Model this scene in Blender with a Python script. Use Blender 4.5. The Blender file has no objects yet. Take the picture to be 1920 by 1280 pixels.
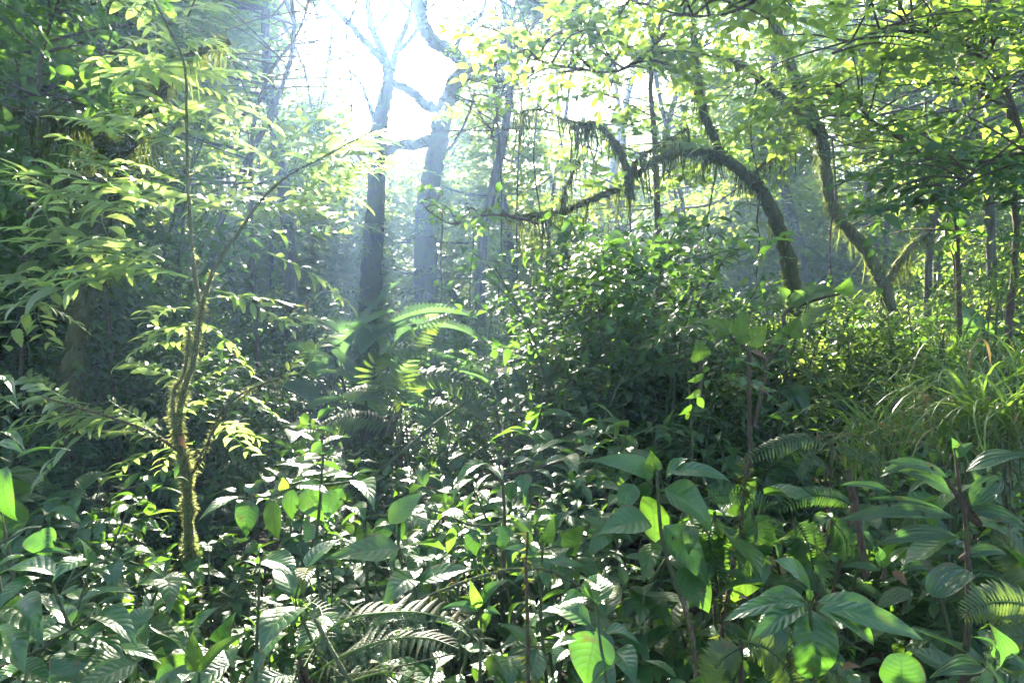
import bpy, math
import numpy as np
from mathutils import Vector
C = bpy.context.scene
R_ = math.radians
rng = np.random.default_rng(7)

# ------------------------------------------------------------------ camera, sky, sun, exposure
EYE, PITCH, FPX = 1.7, R_(-1.8), 1280.0
cam_d = bpy.data.cameras.new('camera'); cam = bpy.data.objects.new('camera', cam_d); C.collection.objects.link(cam)
cam.location = (0, 0, EYE); cam.rotation_euler = (R_(90)+PITCH, 0, 0)
cam_d.lens = 24; cam_d.sensor_width = 36; cam_d.clip_start = 0.05; cam_d.clip_end = 2000
C.camera = cam
SUN_EL, SUN_AZ = 29.5, -10.2            # degrees; azimuth measured from +Y, negative = left
S = np.array([math.sin(R_(SUN_AZ))*math.cos(R_(SUN_EL)), math.cos(R_(SUN_AZ))*math.cos(R_(SUN_EL)), math.sin(R_(SUN_EL))])
w = bpy.data.worlds.new('World'); C.world = w; w.use_nodes = True
nt = w.node_tree; nt.nodes.clear()
sky = nt.nodes.new('ShaderNodeTexSky'); sky.sky_type = 'NISHITA'; sky.sun_disc = False
sky.sun_elevation = R_(SUN_EL); sky.sun_rotation = R_(SUN_AZ); sky.air_density = 1.0; sky.dust_density = 5.0
bg = nt.nodes.new('ShaderNodeBackground'); bg.inputs[1].default_value = 0.07
wo = nt.nodes.new('ShaderNodeOutputWorld')
nt.links.new(sky.outputs[0], bg.inputs[0]); nt.links.new(bg.outputs[0], wo.inputs[0])
sd = bpy.data.lights.new('sun', 'SUN'); sd.energy = 5.0; sd.angle = R_(0.5); sd.color = (1.0, 0.91, 0.74)
sun = bpy.data.objects.new('sun', sd); C.collection.objects.link(sun)
sun.rotation_euler = Vector(-S).to_track_quat('-Z', 'Y').to_euler()
C.view_settings.view_transform = 'Standard'; C.view_settings.look = 'None'; C.view_settings.gamma = 1
C.view_settings.exposure = 3.75
C.render.engine = 'CYCLES'
cy = C.cycles
cy.use_denoising = True; cy.max_bounces = 7; cy.diffuse_bounces = 3; cy.glossy_bounces = 2; cy.transmission_bounces = 4
cy.volume_bounces = 1; cy.transparent_max_bounces = 6; cy.sample_clamp_indirect = 4; cy.sample_clamp_direct = 25
cy.use_adaptive_sampling = True; cy.adaptive_threshold = 0.02
cy.caustics_reflective = False; cy.caustics_refractive = False

# ------------------------------------------------------------------ helpers
def at(px, py, Y):
    """world point at depth Y that the photograph shows at pixel px,py (1920x1280)"""
    a, b = (px-960)/FPX, (640-py)/FPX
    d = np.array([a, math.cos(PITCH)-b*math.sin(PITCH), math.sin(PITCH)+b*math.cos(PITCH)])
    return np.array([0, 0, EYE]) + d*(Y/d[1])
def proj(P):
    P = np.atleast_2d(P); x, y, z = P[:, 0], P[:, 1], P[:, 2]-EYE
    f = np.maximum(y*math.cos(PITCH)+z*math.sin(PITCH), 1e-3); u = -y*math.sin(PITCH)+z*math.cos(PITCH)
    return 960+FPX*x/f, 640-FPX*u/f
def unit(v):
    v = np.asarray(v, float); n = np.linalg.norm(v, axis=-1, keepdims=True); return v/np.maximum(n, 1e-9)
def gz(x, y):
    """terrain height"""
    return 0.10*np.sin(x*0.55+1)*np.cos(y*0.4) + 0.06*np.sin(x*1.7+y*1.3) + 0.010*np.maximum(np.abs(x)-4, 0)*np.clip(y/10, 0, 2)

# corridors along the sun's direction where the canopy is open: (point, radius)
LIT = [(at(370, 980, 3.0), .28), (at(360, 700, 3.0), .5), (at(450, 520, 3.0), .6), (at(560, 300, 3.2), .7), (at(250, 300, 3.6), .5),
       (at(100, 1130, 1.5), .38), (at(260, 1210, 1.4), .22), (at(800, 1190, 1.4), .32), (at(1100, 1150, 1.4), .17), (at(620, 960, 2.0), .34),
       (at(700, 850, 2.6), .55), (at(950, 880, 2.6), .35), (at(560, 1150, 1.5), .25), (at(735, 640, 6), .55), (at(860, 660, 6), .4), (at(740, 760, 5), .7),
       (at(665, 540, 9), .38), (at(600, 470, 10), .22), (at(745, 430, 10), .25), (at(1480, 460, 6.2), .9), (at(1640, 560, 7), .9), (at(1640, 690, 5), .6),
       (at(1800, 720, 4.5), .6), (at(1000, 700, 6), .6), (at(1150, 380, 6), .8), (at(1100, 150, 3.6), .5), (at(1200, 350, 16), 1.3), (at(1400, 330, 14), 1.3), (at(1300, 470, 12), 1.0), (at(1080, 330, 18), 1.3), (at(1500, 230, 14), 1.2), (at(450, 230, 14), .8), (at(600, 330, 18), .4),
       (at(1500, 110, 6), 1.1), (at(1750, 170, 6), 1.2), (at(1700, 360, 6), 1.1), (at(1900, 300, 5), .9), (at(40, 1180, 1.4), .3), (at(1350, 420, 8), .9), (at(200, 100, 4.5), .5),
       (at(1850, 480, 5), .9), (at(130, 500, 3.2), .4), (at(70, 790, 3.0), .35)]
LP = np.array([l[0] for l in LIT]); LR = np.array([l[1] for l in LIT])
def flecks(P):
    """openings of the canopy strung along the sun's direction: True where there is no foliage"""
    P = np.atleast_2d(P); U = unit(np.cross(S, [0, 0, 1.])); V = np.cross(U, S); u, v = P@U, P@V
    nz = np.sin(u*1.9+1.1*np.sin(v*1.3+.5))+np.sin(v*2.3+1.3*np.sin(u*1.1+2))+.6*np.sin(u*4.3+v*3.7)
    th = np.interp(u, [-6, -3.5, -1.5, .3, 1.2, 2.4, 5], [.3, .9, 1.0, 1.6, 1.6, .2, -.4])
    far = np.clip((-1.6-v)/1.2, 0, 1)*np.clip((u+.5)/1.5, .12, 1); th = th*(1-far)-.45*far
    return (nz > th) & (P[:, 2] > 2.2)
def shades(P, jitter=.25, tmin=.7, margin=0., which=None):
    """True where a point would shade one of the open corridors"""
    P = np.atleast_2d(P); D = P[:, None, :]-LP[None]; t = D@S
    perp = np.linalg.norm(D - t[..., None]*S, axis=2)
    rr = LR[None]*(1+jitter*rng.standard_normal((len(P), 1))*.8)+margin
    hit = (t > tmin) & (perp < rr)
    return (hit if which is None else hit[:, which]).any(1)
# openings of the canopy: (px, py, rx, ry, share of foliage kept)
GAPS = [(785, 195, 75, 85, .0), (815, 120, 70, 55, .03), (735, 70, 50, 50, .35), (655, 190, 45, 60, .4), (600, 110, 40, 40, .5), (960, 260, 50, 50, .5), (1010, 300, 50, 40, .5),
        (1390, 60, 40, 40, .15), (1400, 130, 40, 40, .2), (1680, 190, 60, 35, .15), (1590, 225, 50, 30, .2), (450, 170, 80, 40, .35), (90, 170, 90, 45, .5), (1230, 270, 90, 50, .6), (690, 330, 60, 90, .45)]
def open_sky(P):
    px, py = proj(P); keep = np.ones(len(px))
    for gx, gy, rx, ry, k in GAPS:
        d = np.sqrt(((px-gx)/rx)**2+((py-gy)/ry)**2)
        kk = k + (1-k)*np.clip((d-.75)/.5, 0, 1); keep = np.minimum(keep, kk)
    return rng.random(len(px)) > keep

def blk(Q, D, L, tmin=.5, m=.1, which=None):
    Dn = unit(D); return shades(Q, 0, tmin, m, which) | shades(Q+Dn*L*.5, 0, tmin, m+.06, which) | shades(Q+Dn*L, 0, tmin, m, which)
class G:
    """collects quads and builds them as ONE mesh object"""
    def __init__(s): s.v = []; s.f = []; s.uv = []; s.r = []; s.n = 0
    def add(s, V, F, UV=None, RR=None):
        V = np.asarray(V, float).reshape(-1, 3); F = np.asarray(F, int).reshape(-1, 4)
        s.v.append(V); s.f.append(F+s.n); s.n += len(V)
        s.uv.append(np.full((len(V), 2), .5) if UV is None else np.asarray(UV, float)); s.r.append(np.zeros((len(V), 2)) if RR is None else RR)
    def mesh(s, name, mat):
        if not s.v: s.add([(0, 0, -.5), (.01, 0, -.5), (.01, .01, -.5), (0, .01, -.5)], [(0, 1, 2, 3)])
        V = np.concatenate(s.v); F = np.concatenate(s.f); UV = np.concatenate(s.uv); RR = np.concatenate(s.r)
        m = bpy.data.meshes.new(name)
        m.vertices.add(len(V)); m.vertices.foreach_set('co', V.ravel().astype(np.float32))
        m.loops.add(F.size); m.loops.foreach_set('vertex_index', F.ravel().astype(np.int32))
        m.polygons.add(len(F)); m.polygons.foreach_set('loop_start', (np.arange(len(F))*4).astype(np.int32))
        m.update(calc_edges=True)
        m.shade_smooth()
        for nm, A in (('UVMap', UV), ('rnd', RR)):
            l = m.uv_layers.new(name=nm); l.data.foreach_set('uv', A[F.ravel()].ravel().astype(np.float32))
        m.materials.append(mat)
        return m
    def build(s, name, mat, parent=None):
        o = bpy.data.objects.new(name, s.mesh(name, mat)); C.collection.objects.link(o)
        if parent is not None:
            o.parent = parent; o.matrix_parent_inverse = parent.matrix_basis.inverted()
        return o
def tag(o, label=None, cat=None, group=None, kind=None):
    if label: o['label'] = label
    if cat: o['category'] = cat
    if group: o['group'] = group
    if kind: o['kind'] = kind
    return o
def thing(name, loc, label, cat, group=None):
    o = bpy.data.objects.new(name, None); o.empty_display_size = .1; C.collection.objects.link(o); o.location = tuple(float(a) for a in loc)
    return tag(o, label, cat, group)

def smooth(pts, n=8):
    P = np.asarray(pts, float); 
    if len(P) < 3:
        t = np.linspace(0, 1, n+1)[:, None]; return P[0]*(1-t)+P[-1]*t
    Q = np.vstack([2*P[0]-P[1], P, 2*P[-1]-P[-2]]); out = []
    for i in range(1, len(Q)-2):
        p0, p1, p2, p3 = Q[i-1:i+3]; t = np.linspace(0, 1, n, endpoint=False)[:, None]
        out.append(.5*((2*p1)+(-p0+p2)*t+(2*p0-5*p1+4*p2-p3)*t*t+(-p0+3*p1-3*p2+p3)*t**3))
    out.append(P[-1:]); return np.vstack(out)
def frames(P):
    T = unit(np.gradient(P, axis=0)); ref = np.array([0.3, 1, .2]) if abs(T[0][2]) > .7 else np.array([0, 0, 1.])
    A = unit(np.cross(T, ref)); B = np.cross(T, A); return T, A, B
def tube(g, P, r, sides=8, rough=0., rr=None):
    P = np.asarray(P, float); n = len(P); r = np.broadcast_to(r, n) if np.ndim(r) == 0 else np.interp(np.linspace(0, 1, n), np.linspace(0, 1, len(r)), r)
    T, A, B = frames(P); a = np.linspace(0, 2*np.pi, sides, endpoint=False)
    rad = r[:, None]*(1+rough*rng.standard_normal((n, sides)))
    V = P[:, None]+rad[..., None]*(np.cos(a)[None, :, None]*A[:, None]+np.sin(a)[None, :, None]*B[:, None])
    i = np.arange(n-1)[:, None]*sides; j = np.arange(sides)[None]; k = (j+1) % sides
    F = np.stack([i+j, i+k, i+sides+k, i+sides+j], -1).reshape(-1, 4)
    L = np.concatenate([[0], np.cumsum(np.linalg.norm(np.diff(P, axis=0), axis=1))])
    UV = np.stack([np.full((n, sides), .5), np.repeat(L[:, None], sides, 1)], -1).reshape(-1, 2)
    g.add(V.reshape(-1, 3), F, UV, None if rr is None else np.full((n*sides, 2), rr))

# ------------------------------------------------------------------ leaf shapes
def profile(shape, t, pet=.06):
    u = np.clip((t-pet)/(1-pet), 0, 1)
    f = {'ovate': lambda u: u**.62*(1-u)**1.3*(1-.25*u), 'lance': lambda u: u**.75*(1-u)**1.0, 'round': lambda u: np.sqrt(np.maximum(u*(1-u), 0))*(1-.1*u),
         'obovate': lambda u: u**1.25*(1-u)**.75, 'paddle': lambda u: np.minimum(u*6, 1)**.5*(1-u)**.38, 'blade': lambda u: np.minimum(u*8, 1)*(1-u)**.7+.02}[shape]
    s = np.linspace(0, 1, 200); return np.where(t < pet, .0, f(u)/f(s).max())+.018
def leaf(shape='ovate', na=4, nc=2, width=.42, droop=.6, fold=.15, wave=0., quilt=0., serr=0., pet=.06, nv=9, tw=0., seed=0, tear=0):
    rg = np.random.default_rng(seed)
    t = np.linspace(0, 1, na+1); s = np.linspace(-1, 1, nc+1)
    ang = droop*(t-.25)*1.3; dt = 1/na
    y = np.concatenate([[0], np.cumsum(np.cos((ang[1:]+ang[:-1])/2)*dt)]); z = np.concatenate([[0], -np.cumsum(np.sin((ang[1:]+ang[:-1])/2)*dt)])
    wd = width/2*profile(shape, t, pet)
    if serr: wd = wd*(1+serr*((np.arange(na+1) % 2)*2-1))
    TT, SS = np.meshgrid(t, s, indexing='ij'); W = wd[:, None]
    lift = fold*np.abs(SS)*W + wave*W*np.sin(TT*9+SS*2+rg.random()*6)*np.abs(SS)
    if quilt: lift = lift + quilt*width*np.abs(np.sin(np.pi*nv*(TT-np.abs(SS)*.16)))*np.abs(SS)**.6*(W/(width/2))
    X = SS*W*math.cos(min(fold, 1.2)) + tw*TT**2*.2
    Yc = y[:, None]+lift*np.sin(ang)[:, None]; Z = z[:, None]+lift*np.cos(ang)[:, None]
    V = np.stack([X, Yc, Z], -1).reshape(-1, 3)
    i = np.arange(na)[:, None]*(nc+1); j = np.arange(nc)[None]
    F = np.stack([i+j, i+j+1, i+nc+2+j, i+nc+1+j], -1).reshape(-1, 4)
    UV = np.stack([(SS+1)/2, TT], -1).reshape(-1, 2)
    if tear:                                   # slits between strips of the blade
        keep = np.ones(len(F), bool).reshape(na, nc)
        for q in range(tear):
            r0 = rg.integers(3, na-2); side = rg.random() < .5
            keep[r0, (0 if side else nc//2+1):(nc//2-1 if side else nc)] = False
        F = F[keep.ravel()]
    return V, F, UV
def place(g, protos, P, D, N, L, W=None, rr=None):
    """copies of the prototypes at points P, lying along D with normals near N and of length L"""
    P = np.atleast_2d(P); n = len(P)
    if n == 0: return
    D = unit(np.broadcast_to(D, (n, 3))); N = np.broadcast_to(N, (n, 3)); N = unit(N-(N*D).sum(1, keepdims=True)*D); X = np.cross(D, N)
    L = np.broadcast_to(L, n); W = np.broadcast_to(1. if W is None else W, n); pick = rng.integers(0, len(protos), n)
    rnd = rng.random((n, 2)) if rr is None else np.broadcast_to(rr, (n, 2))
    for k, pr in enumerate(protos):
        m = pick == k; c = m.sum()
        if not c: continue
        V, F, UV = pr[:3]; l = L[m][:, None, None]
        out = P[m][:, None]+l*(V[None, :, 0:1]*W[m][:, None, None]*X[m][:, None]+V[None, :, 1:2]*D[m][:, None]+V[None, :, 2:3]*N[m][:, None])
        Fa = F[None]+(np.arange(c)*len(V))[:, None, None]
        ru = np.repeat(rnd[m], len(V), 0)
        if len(pr) > 3: ru = (ru+np.tile(pr[3], (c, 1))) % 1.
        g.add(out.reshape(-1, 3), Fa.reshape(-1, 4), np.tile(UV, (c, 1)), ru)
def tilt(N, amt):
    return unit(N+amt*rng.standard_normal(np.shape(N)))
UP = np.array([0, 0, 1.])
LO = {k: [leaf(k, 4, 2, wd, dr, fo, tw=tw) for dr, fo, tw in ((.3, .2, .2), (.8, .25, -.3), (1.3, .1, 0), (.1, .3, .1))] for k, wd in (('ovate', .46), ('lance', .28), ('round', .7), ('obovate', .5))}
MID = {k: [leaf(k, 8, 4, wd, dr, fo, wave=.12, tw=tw, seed=i) for i, (dr, fo, tw) in enumerate(((.35, .2, .2), (.8, .25, -.2), (1.3, .15, 0), (.5, .3, .3), (1.8, .1, 0)))] for k, wd in (('ovate', .46), ('lance', .27), ('round', .72), ('obovate', .46))}
TINY = [leaf('ovate', 2, 1, .5, .5, 0, pet=0), leaf('ovate', 2, 1, .42, 1.0, 0, pet=0), leaf('lance', 2, 1, .34, .3, 0, pet=0)]

def spray(n=12, ll=.22, shape='ovate', protos=None, arch=.5, fan=1.05, plane=.25, opp=False, seed=0, sub=0, tip=True):
    """unit length twig along +Y with alternate or paired leaves on both sides, itself a prototype"""
    global rng
    keep = rng; rng = np.random.default_rng(seed+50)
    g = G(); t = np.linspace(0, 1, 9); P = np.stack([.04*np.sin(t*5+seed), t*.98, .1*t-arch*.45*t**2], -1)
    tube(g, P, np.array([.008, .003]), 3, rr=.5)
    if sub:
        for k in range(sub):
            tk = .2+.7*k/sub; b = np.array([np.interp(tk, t, P[:, 0]), np.interp(tk, t, P[:, 1]), np.interp(tk, t, P[:, 2])]); sd_ = 1 if k % 2 else -1
            d = unit([sd_*.9, .75, .1]); l = .5*(1-.6*tk); nn = max(4, int(n*.5))
            tt = np.linspace(.2, 1, nn); B = b+d*l*tt[:, None]+UP*(-.25*l*tt[:, None]**2); tube(g, np.vstack([b, B]), np.array([.005, .002]), 3, rr=.5)
            sg = np.where(np.arange(nn) % 2, 1, -1)[:, None]; side = np.cross(d, UP)
            place(g, protos or LO[shape], B, unit(d*.55+sg*side*fan*.8-UP*.15), tilt(np.tile(UP, (nn, 1)), plane), ll*rng.uniform(.7, 1.1, nn))
    m = n*(2 if opp else 1); k = np.arange(m); tt = .1+.9*((k//2) if opp else k)/(n-1)
    B = np.stack([np.interp(tt, t, P[:, i]) for i in range(3)], -1); sg = np.where(k % 2, 1, -1)[:, None]
    Dv = unit(np.array([0, .62, -.12])+sg*np.array([fan*.9, 0, 0])*(1-.55*tt[:, None]**2)+.12*rng.standard_normal((m, 3)))
    place(g, protos or LO[shape], B, Dv, tilt(np.tile(UP, (m, 1)), plane), ll*rng.uniform(.75, 1.15, m)*(1-.35*np.abs(tt-.45)))
    rng = keep
    return np.concatenate(g.v), np.concatenate(g.f), np.concatenate(g.uv), np.concatenate(g.r)
SPR_FAR = [spray(9, .30, protos=TINY, arch=a, seed=i, sub=2) for i, a in enumerate((.3, .9, .6))]
SPR_MID = [spray(9, .26, 'ovate', arch=a, seed=i, sub=2, plane=.4) for i, a in enumerate((.3, .9, .6, 1.2))]
SPR_LANCE = [spray(11, .24, 'lance', arch=a, seed=i, sub=2, plane=.3) for i, a in enumerate((.3, .9, .6))]
serr_leaf = [leaf('lance', 14, 2, .30, dr, .25, serr=.10, tw=tw) for dr, tw in ((.2, .2), (.55, -.2), (.9, 0))]
SPR_SAP = [spray(14, .25, protos=serr_leaf, arch=a, seed=i, plane=.25, fan=.85) for i, a in enumerate((.25, .5, .9, .4))]
SPR_BROAD = [spray(7, .36, protos=MID['ovate'], arch=a, seed=i, plane=.35) for i, a in enumerate((.4, .9, .7))]

# ------------------------------------------------------------------ materials
def mat_base(name):
    m = bpy.data.materials.new(name); m.use_nodes = True; n = m.node_tree; n.nodes.clear(); return m, n
def mth(n, op, a, b=None, c=None):
    x = n.nodes.new('ShaderNodeMath'); x.operation = op
    for i, v in enumerate((a, b, c)):
        if v is None: continue
        if isinstance(v, (int, float)): x.inputs[i].default_value = v
        else: n.links.new(v, x.inputs[i])
    return x.outputs[0]
def ramp(n, fac, stops):
    r = n.nodes.new('ShaderNodeValToRGB'); e = r.color_ramp.elements
    while len(e) < len(stops): e.new(.5)
    for i, (p, c) in enumerate(stops): e[i].position = p; e[i].color = (*c, 1)
    n.links.new(fac, r.inputs[0]); return r.outputs[0]
def mixc(n, f, a, b):
    x = n.nodes.new('ShaderNodeMix'); x.data_type = 'RGBA'
    for i, v in ((0, f), (6, a), (7, b)):
        if isinstance(v, (int, float)): x.inputs[i].default_value = v
        elif isinstance(v, tuple): x.inputs[i].default_value = (*v, 1)
        else: n.links.new(v, x.inputs[i])
    return x.outputs[2]
def leaf_mat(name, cols, trans, rough=.35, tf=.42, veins=0, par=False, wet=0., spots=.15, bump=.25, spec=.5, glow=1.0):
    """cols: albedo dark/mid/light; trans: colour of the light let through"""
    m, n = mat_base(name); N = n.nodes
    out = N.new('ShaderNodeOutputMaterial'); p = N.new('ShaderNodeBsdfPrincipled'); tr = N.new('ShaderNodeBsdfTranslucent'); mx = N.new('ShaderNodeMixShader')
    uv2 = N.new('ShaderNodeUVMap'); uv2.uv_map = 'rnd'; s2 = N.new('ShaderNodeSeparateXYZ'); n.links.new(uv2.outputs[0], s2.inputs[0])
    oi = N.new('ShaderNodeObjectInfo')
    r = mth(n, 'FRACT', mth(n, 'ADD', s2.outputs[0], mth(n, 'MULTIPLY', oi.outputs['Random'], .35)))
    col = ramp(n, r, [(0, cols[0]), (.5, cols[1]), (.93, cols[2]), (.985, cols[2]), (1, (.16, .10, .02))] if spots else [(0, cols[0]), (.5, cols[1]), (1, cols[2])])
    tcol = ramp(n, s2.outputs[1], [(0, tuple(c*.75 for c in trans)), (.6, trans), (1, (trans[0]*1.35, trans[1]*1.12, trans[2]))])
    tc = N.new('ShaderNodeTexCoord'); no = N.new('ShaderNodeTexNoise'); no.inputs['Scale'].default_value = 9; no.inputs['Detail'].default_value = 3; n.links.new(tc.outputs['Object'], no.inputs['Vector'])
    col = mixc(n, mth(n, 'MULTIPLY', no.outputs['Fac'], .45), col, tuple(c*.45 for c in cols[1]))
    n.links.new(p.outputs[0], mx.inputs[1])
    rgh = rough
    if veins:
        uv = N.new('ShaderNodeUVMap'); uv.uv_map = 'UVMap'; s = N.new('ShaderNodeSeparateXYZ'); n.links.new(uv.outputs[0], s.inputs[0])
        au = mth(n, 'ABSOLUTE', mth(n, 'MULTIPLY', mth(n, 'SUBTRACT', s.outputs[0], .5), 2))
        if par: ph = mth(n, 'MULTIPLY', au, 2.6)
        else: ph = mth(n, 'MULTIPLY', mth(n, 'SUBTRACT', s.outputs[1], mth(n, 'MULTIPLY', mth(n, 'POWER', au, 1.25), .17)), float(veins))
        w_ = mth(n, 'ABSOLUTE', mth(n, 'SUBTRACT', mth(n, 'FRACT', ph), .5))          # .5 on the vein
        vein = mth(n, 'SMOOTH_MIN', 1., mth(n, 'MULTIPLY', mth(n, 'MAXIMUM', mth(n, 'SUBTRACT', w_, .43), 0.), 14.), .1)
        mid = mth(n, 'MULTIPLY', mth(n, 'MAXIMUM', mth(n, 'SUBTRACT', .06, au), 0.), 16.)
        vm = mth(n, 'MINIMUM', mth(n, 'MAXIMUM', vein, mid), 1.)
        col = mixc(n, mth(n, 'MULTIPLY', vm, .35), col, tuple(min(1, c*2.2) for c in cols[2]))
        tcol = mixc(n, mth(n, 'MULTIPLY', vm, .85), tcol, tuple(c*.35 for c in trans))
        hgt = mth(n, 'MULTIPLY', mth(n, 'POWER', mth(n, 'MULTIPLY', mth(n, 'SUBTRACT', .5, w_), 2.), .5), mth(n, 'MINIMUM', mth(n, 'MULTIPLY', au, 4.), 1.))
        n2 = N.new('ShaderNodeTexNoise'); n2.inputs['Scale'].default_value = 90; n2.inputs['Detail'].default_value = 2; n.links.new(tc.outputs['Object'], n2.inputs['Vector'])
        hgt = mth(n, 'ADD', hgt, mth(n, 'MULTIPLY', n2.outputs['Fac'], .8))
        b = N.new('ShaderNodeBump'); b.inputs['Strength'].default_value = bump; b.inputs['Distance'].default_value = .006; n.links.new(hgt, b.inputs['Height'])
        n.links.new(b.outputs[0], p.inputs['Normal'])
        if wet:
            vo = N.new('ShaderNodeTexVoronoi'); vo.inputs['Scale'].default_value = 130; n.links.new(tc.outputs['Object'], vo.inputs['Vector'])
            n3 = N.new('ShaderNodeTexNoise'); n3.inputs['Scale'].default_value = 22; n.links.new(tc.outputs['Object'], n3.inputs['Vector'])
            dr = mth(n, 'MULTIPLY', mth(n, 'LESS_THAN', vo.outputs['Distance'], .28), mth(n, 'GREATER_THAN', n3.outputs['Fac'], .52))
            rgh = mth(n, 'SUBTRACT', rough, mth(n, 'MULTIPLY', dr, wet))
    if veins and spots:                         # browned rims
        nb = N.new('ShaderNodeTexNoise'); nb.inputs['Scale'].default_value = 14; n.links.new(tc.outputs['Object'], nb.inputs['Vector'])
        rim = mth(n, 'MINIMUM', mth(n, 'MULTIPLY', mth(n, 'MAXIMUM', mth(n, 'SUBTRACT', mth(n, 'MULTIPLY', mth(n, 'POWER', au, 3.), nb.outputs['Fac']), .48), 0.), 9.), 1.)
        col = mixc(n, rim, col, (.14, .08, .03)); tcol = mixc(n, rim, tcol, (.10, .05, .01))
    if spots:
        vo = N.new('ShaderNodeTexNoise'); vo.inputs['Scale'].default_value = 26; vo.inputs['Detail'].default_value = 4; n.links.new(tc.outputs['Object'], vo.inputs['Vector'])
        sp = mth(n, 'MINIMUM', mth(n, 'MULTIPLY', mth(n, 'MAXIMUM', mth(n, 'SUBTRACT', vo.outputs['Fac'], .63), 0.), 12.), 1.)
        col = mixc(n, mth(n, 'MULTIPLY', sp, .7), col, (.13, .10, .03)); tcol = mixc(n, mth(n, 'MULTIPLY', sp, .7), tcol, (.10, .06, .01))
    n.links.new(col, p.inputs['Base Color']); n.links.new(tcol, tr.inputs['Color'])
    if isinstance(rgh, float): p.inputs['Roughness'].default_value = rgh
    else: n.links.new(rgh, p.inputs['Roughness'])
    p.inputs['Specular IOR Level'].default_value = spec
    mx.inputs[0].default_value = tf; n.links.new(tr.outputs[0], mx.inputs[2]); n.links.new(mx.outputs[0], out.inputs[0])
    if wet:                                    # insect bites
        h1 = N.new('ShaderNodeTexNoise'); h1.inputs['Scale'].default_value = 17; h1.inputs['Detail'].default_value = 3; n.links.new(tc.outputs['Object'], h1.inputs['Vector'])
        tp = N.new('ShaderNodeBsdfTransparent'); m2 = N.new('ShaderNodeMixShader'); n.links.new(mth(n, 'GREATER_THAN', h1.outputs['Fac'], .685), m2.inputs[0]); n.links.new(mx.outputs[0], m2.inputs[1]); n.links.new(tp.outputs[0], m2.inputs[2]); n.links.new(m2.outputs[0], out.inputs[0])
    return m
def bark_mat(name, c0, c1, moss=None, scale=6., mossy=.5):
    m, n = mat_base(name); N = n.nodes; out = N.new('ShaderNodeOutputMaterial'); p = N.new('ShaderNodeBsdfPrincipled')
    tc = N.new('ShaderNodeTexCoord'); no = N.new('ShaderNodeTexNoise'); no.inputs['Scale'].default_value = scale; no.inputs['Detail'].default_value = 6; n.links.new(tc.outputs['Object'], no.inputs['Vector'])
    mp = N.new('ShaderNodeMapping'); mp.inputs['Scale'].default_value = (3, 3, .5); n.links.new(tc.outputs['Object'], mp.inputs[0])
    n2 = N.new('ShaderNodeTexNoise'); n2.inputs['Scale'].default_value = scale*3; n2.inputs['Detail'].default_value = 5; n.links.new(mp.outputs[0], n2.inputs['Vector'])
    col = ramp(n, n2.outputs['Fac'], [(.3, c0), (.7, c1)])
    if moss: col = mixc(n, mth(n, 'MINIMUM', mth(n, 'MULTIPLY', mth(n, 'MAXIMUM', mth(n, 'SUBTRACT', no.outputs['Fac'], 1-mossy-.1), 0.), 8.), 1.), col, moss)
    b = N.new('ShaderNodeBump'); b.inputs['Strength'].default_value = .8; b.inputs['Distance'].default_value = .03; n.links.new(n2.outputs['Fac'], b.inputs['Height']); n.links.new(b.outputs[0], p.inputs['Normal'])
    n.links.new(col, p.inputs['Base Color']); p.inputs['Roughness'].default_value = .9; n.links.new(p.outputs[0], out.inputs[0]); return m
M = {}
M['far'] = leaf_mat('leaf_far', ((.03, .07, .02), (.05, .10, .025), (.08, .12, .03)), (.32, .48, .07), .5, .5, spec=.3)
M['canopy'] = leaf_mat('leaf_canopy', ((.02, .06, .015), (.04, .09, .02), (.07, .12, .02)), (.30, .50, .06), .42, .5, spec=.35)
M['dark'] = leaf_mat('leaf_dark', ((.015, .055, .015), (.028, .08, .02), (.05, .11, .025)), (.15, .34, .03), .48, .38, spec=.35)
M['yellow'] = leaf_mat('leaf_yellow', ((.05, .10, .015), (.07, .12, .02), (.10, .14, .02)), (.28, .44, .05), .42, .5)
M['sap'] = leaf_mat('leaf_sapling', ((.08, .13, .03), (.10, .16, .04), (.14, .19, .05)), (.46, .70, .16), .32, .46, spec=.8)
M['broad'] = leaf_mat('leaf_broad', ((.018, .07, .02), (.028, .09, .025), (.05, .115, .025)), (.17, .38, .03), .32, .34, veins=9, bump=.35, spec=.5)
M['hero'] = leaf_mat('leaf_quilted', ((.02, .075, .02), (.028, .095, .025), (.045, .115, .025)), (.12, .32, .03), .30, .32, veins=9, wet=.12, bump=.28, spec=.5)
M['heroy'] = leaf_mat('leaf_young', ((.05, .11, .015), (.06, .12, .02), (.09, .14, .02)), (.20, .42, .04), .34, .44, veins=12, bump=.7)
M['par'] = leaf_mat('leaf_ribbed', ((.02, .07, .03), (.03, .085, .035), (.045, .10, .04)), (.14, .36, .05), .33, .36, veins=5, par=True, bump=.8, wet=.2)
M['banana'] = leaf_mat('leaf_banana', ((.03, .08, .025), (.04, .10, .03), (.06, .12, .035)), (.16, .34, .09), .33, .36, veins=34, bump=1.0, spec=.8)
M['fern'] = leaf_mat('leaf_fern', ((.03, .07, .02), (.045, .09, .025), (.07, .10, .03)), (.20, .34, .04), .5, .42)
M['grass'] = leaf_mat('leaf_grass', ((.04, .10, .02), (.05, .12, .025), (.08, .13, .03)), (.26, .44, .05), .38, .42)
M['straw'] = leaf_mat('straw', ((.14, .10, .04), (.22, .17, .07), (.30, .23, .10)), (.35, .26, .09), .6, .35, spots=0, spec=.2)
M['moss'] = leaf_mat('moss_strands', ((.03, .04, .012), (.05, .065, .016), (.08, .09, .02)), (.15, .20, .035), .9, .45, spots=0, spec=.1)
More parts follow.
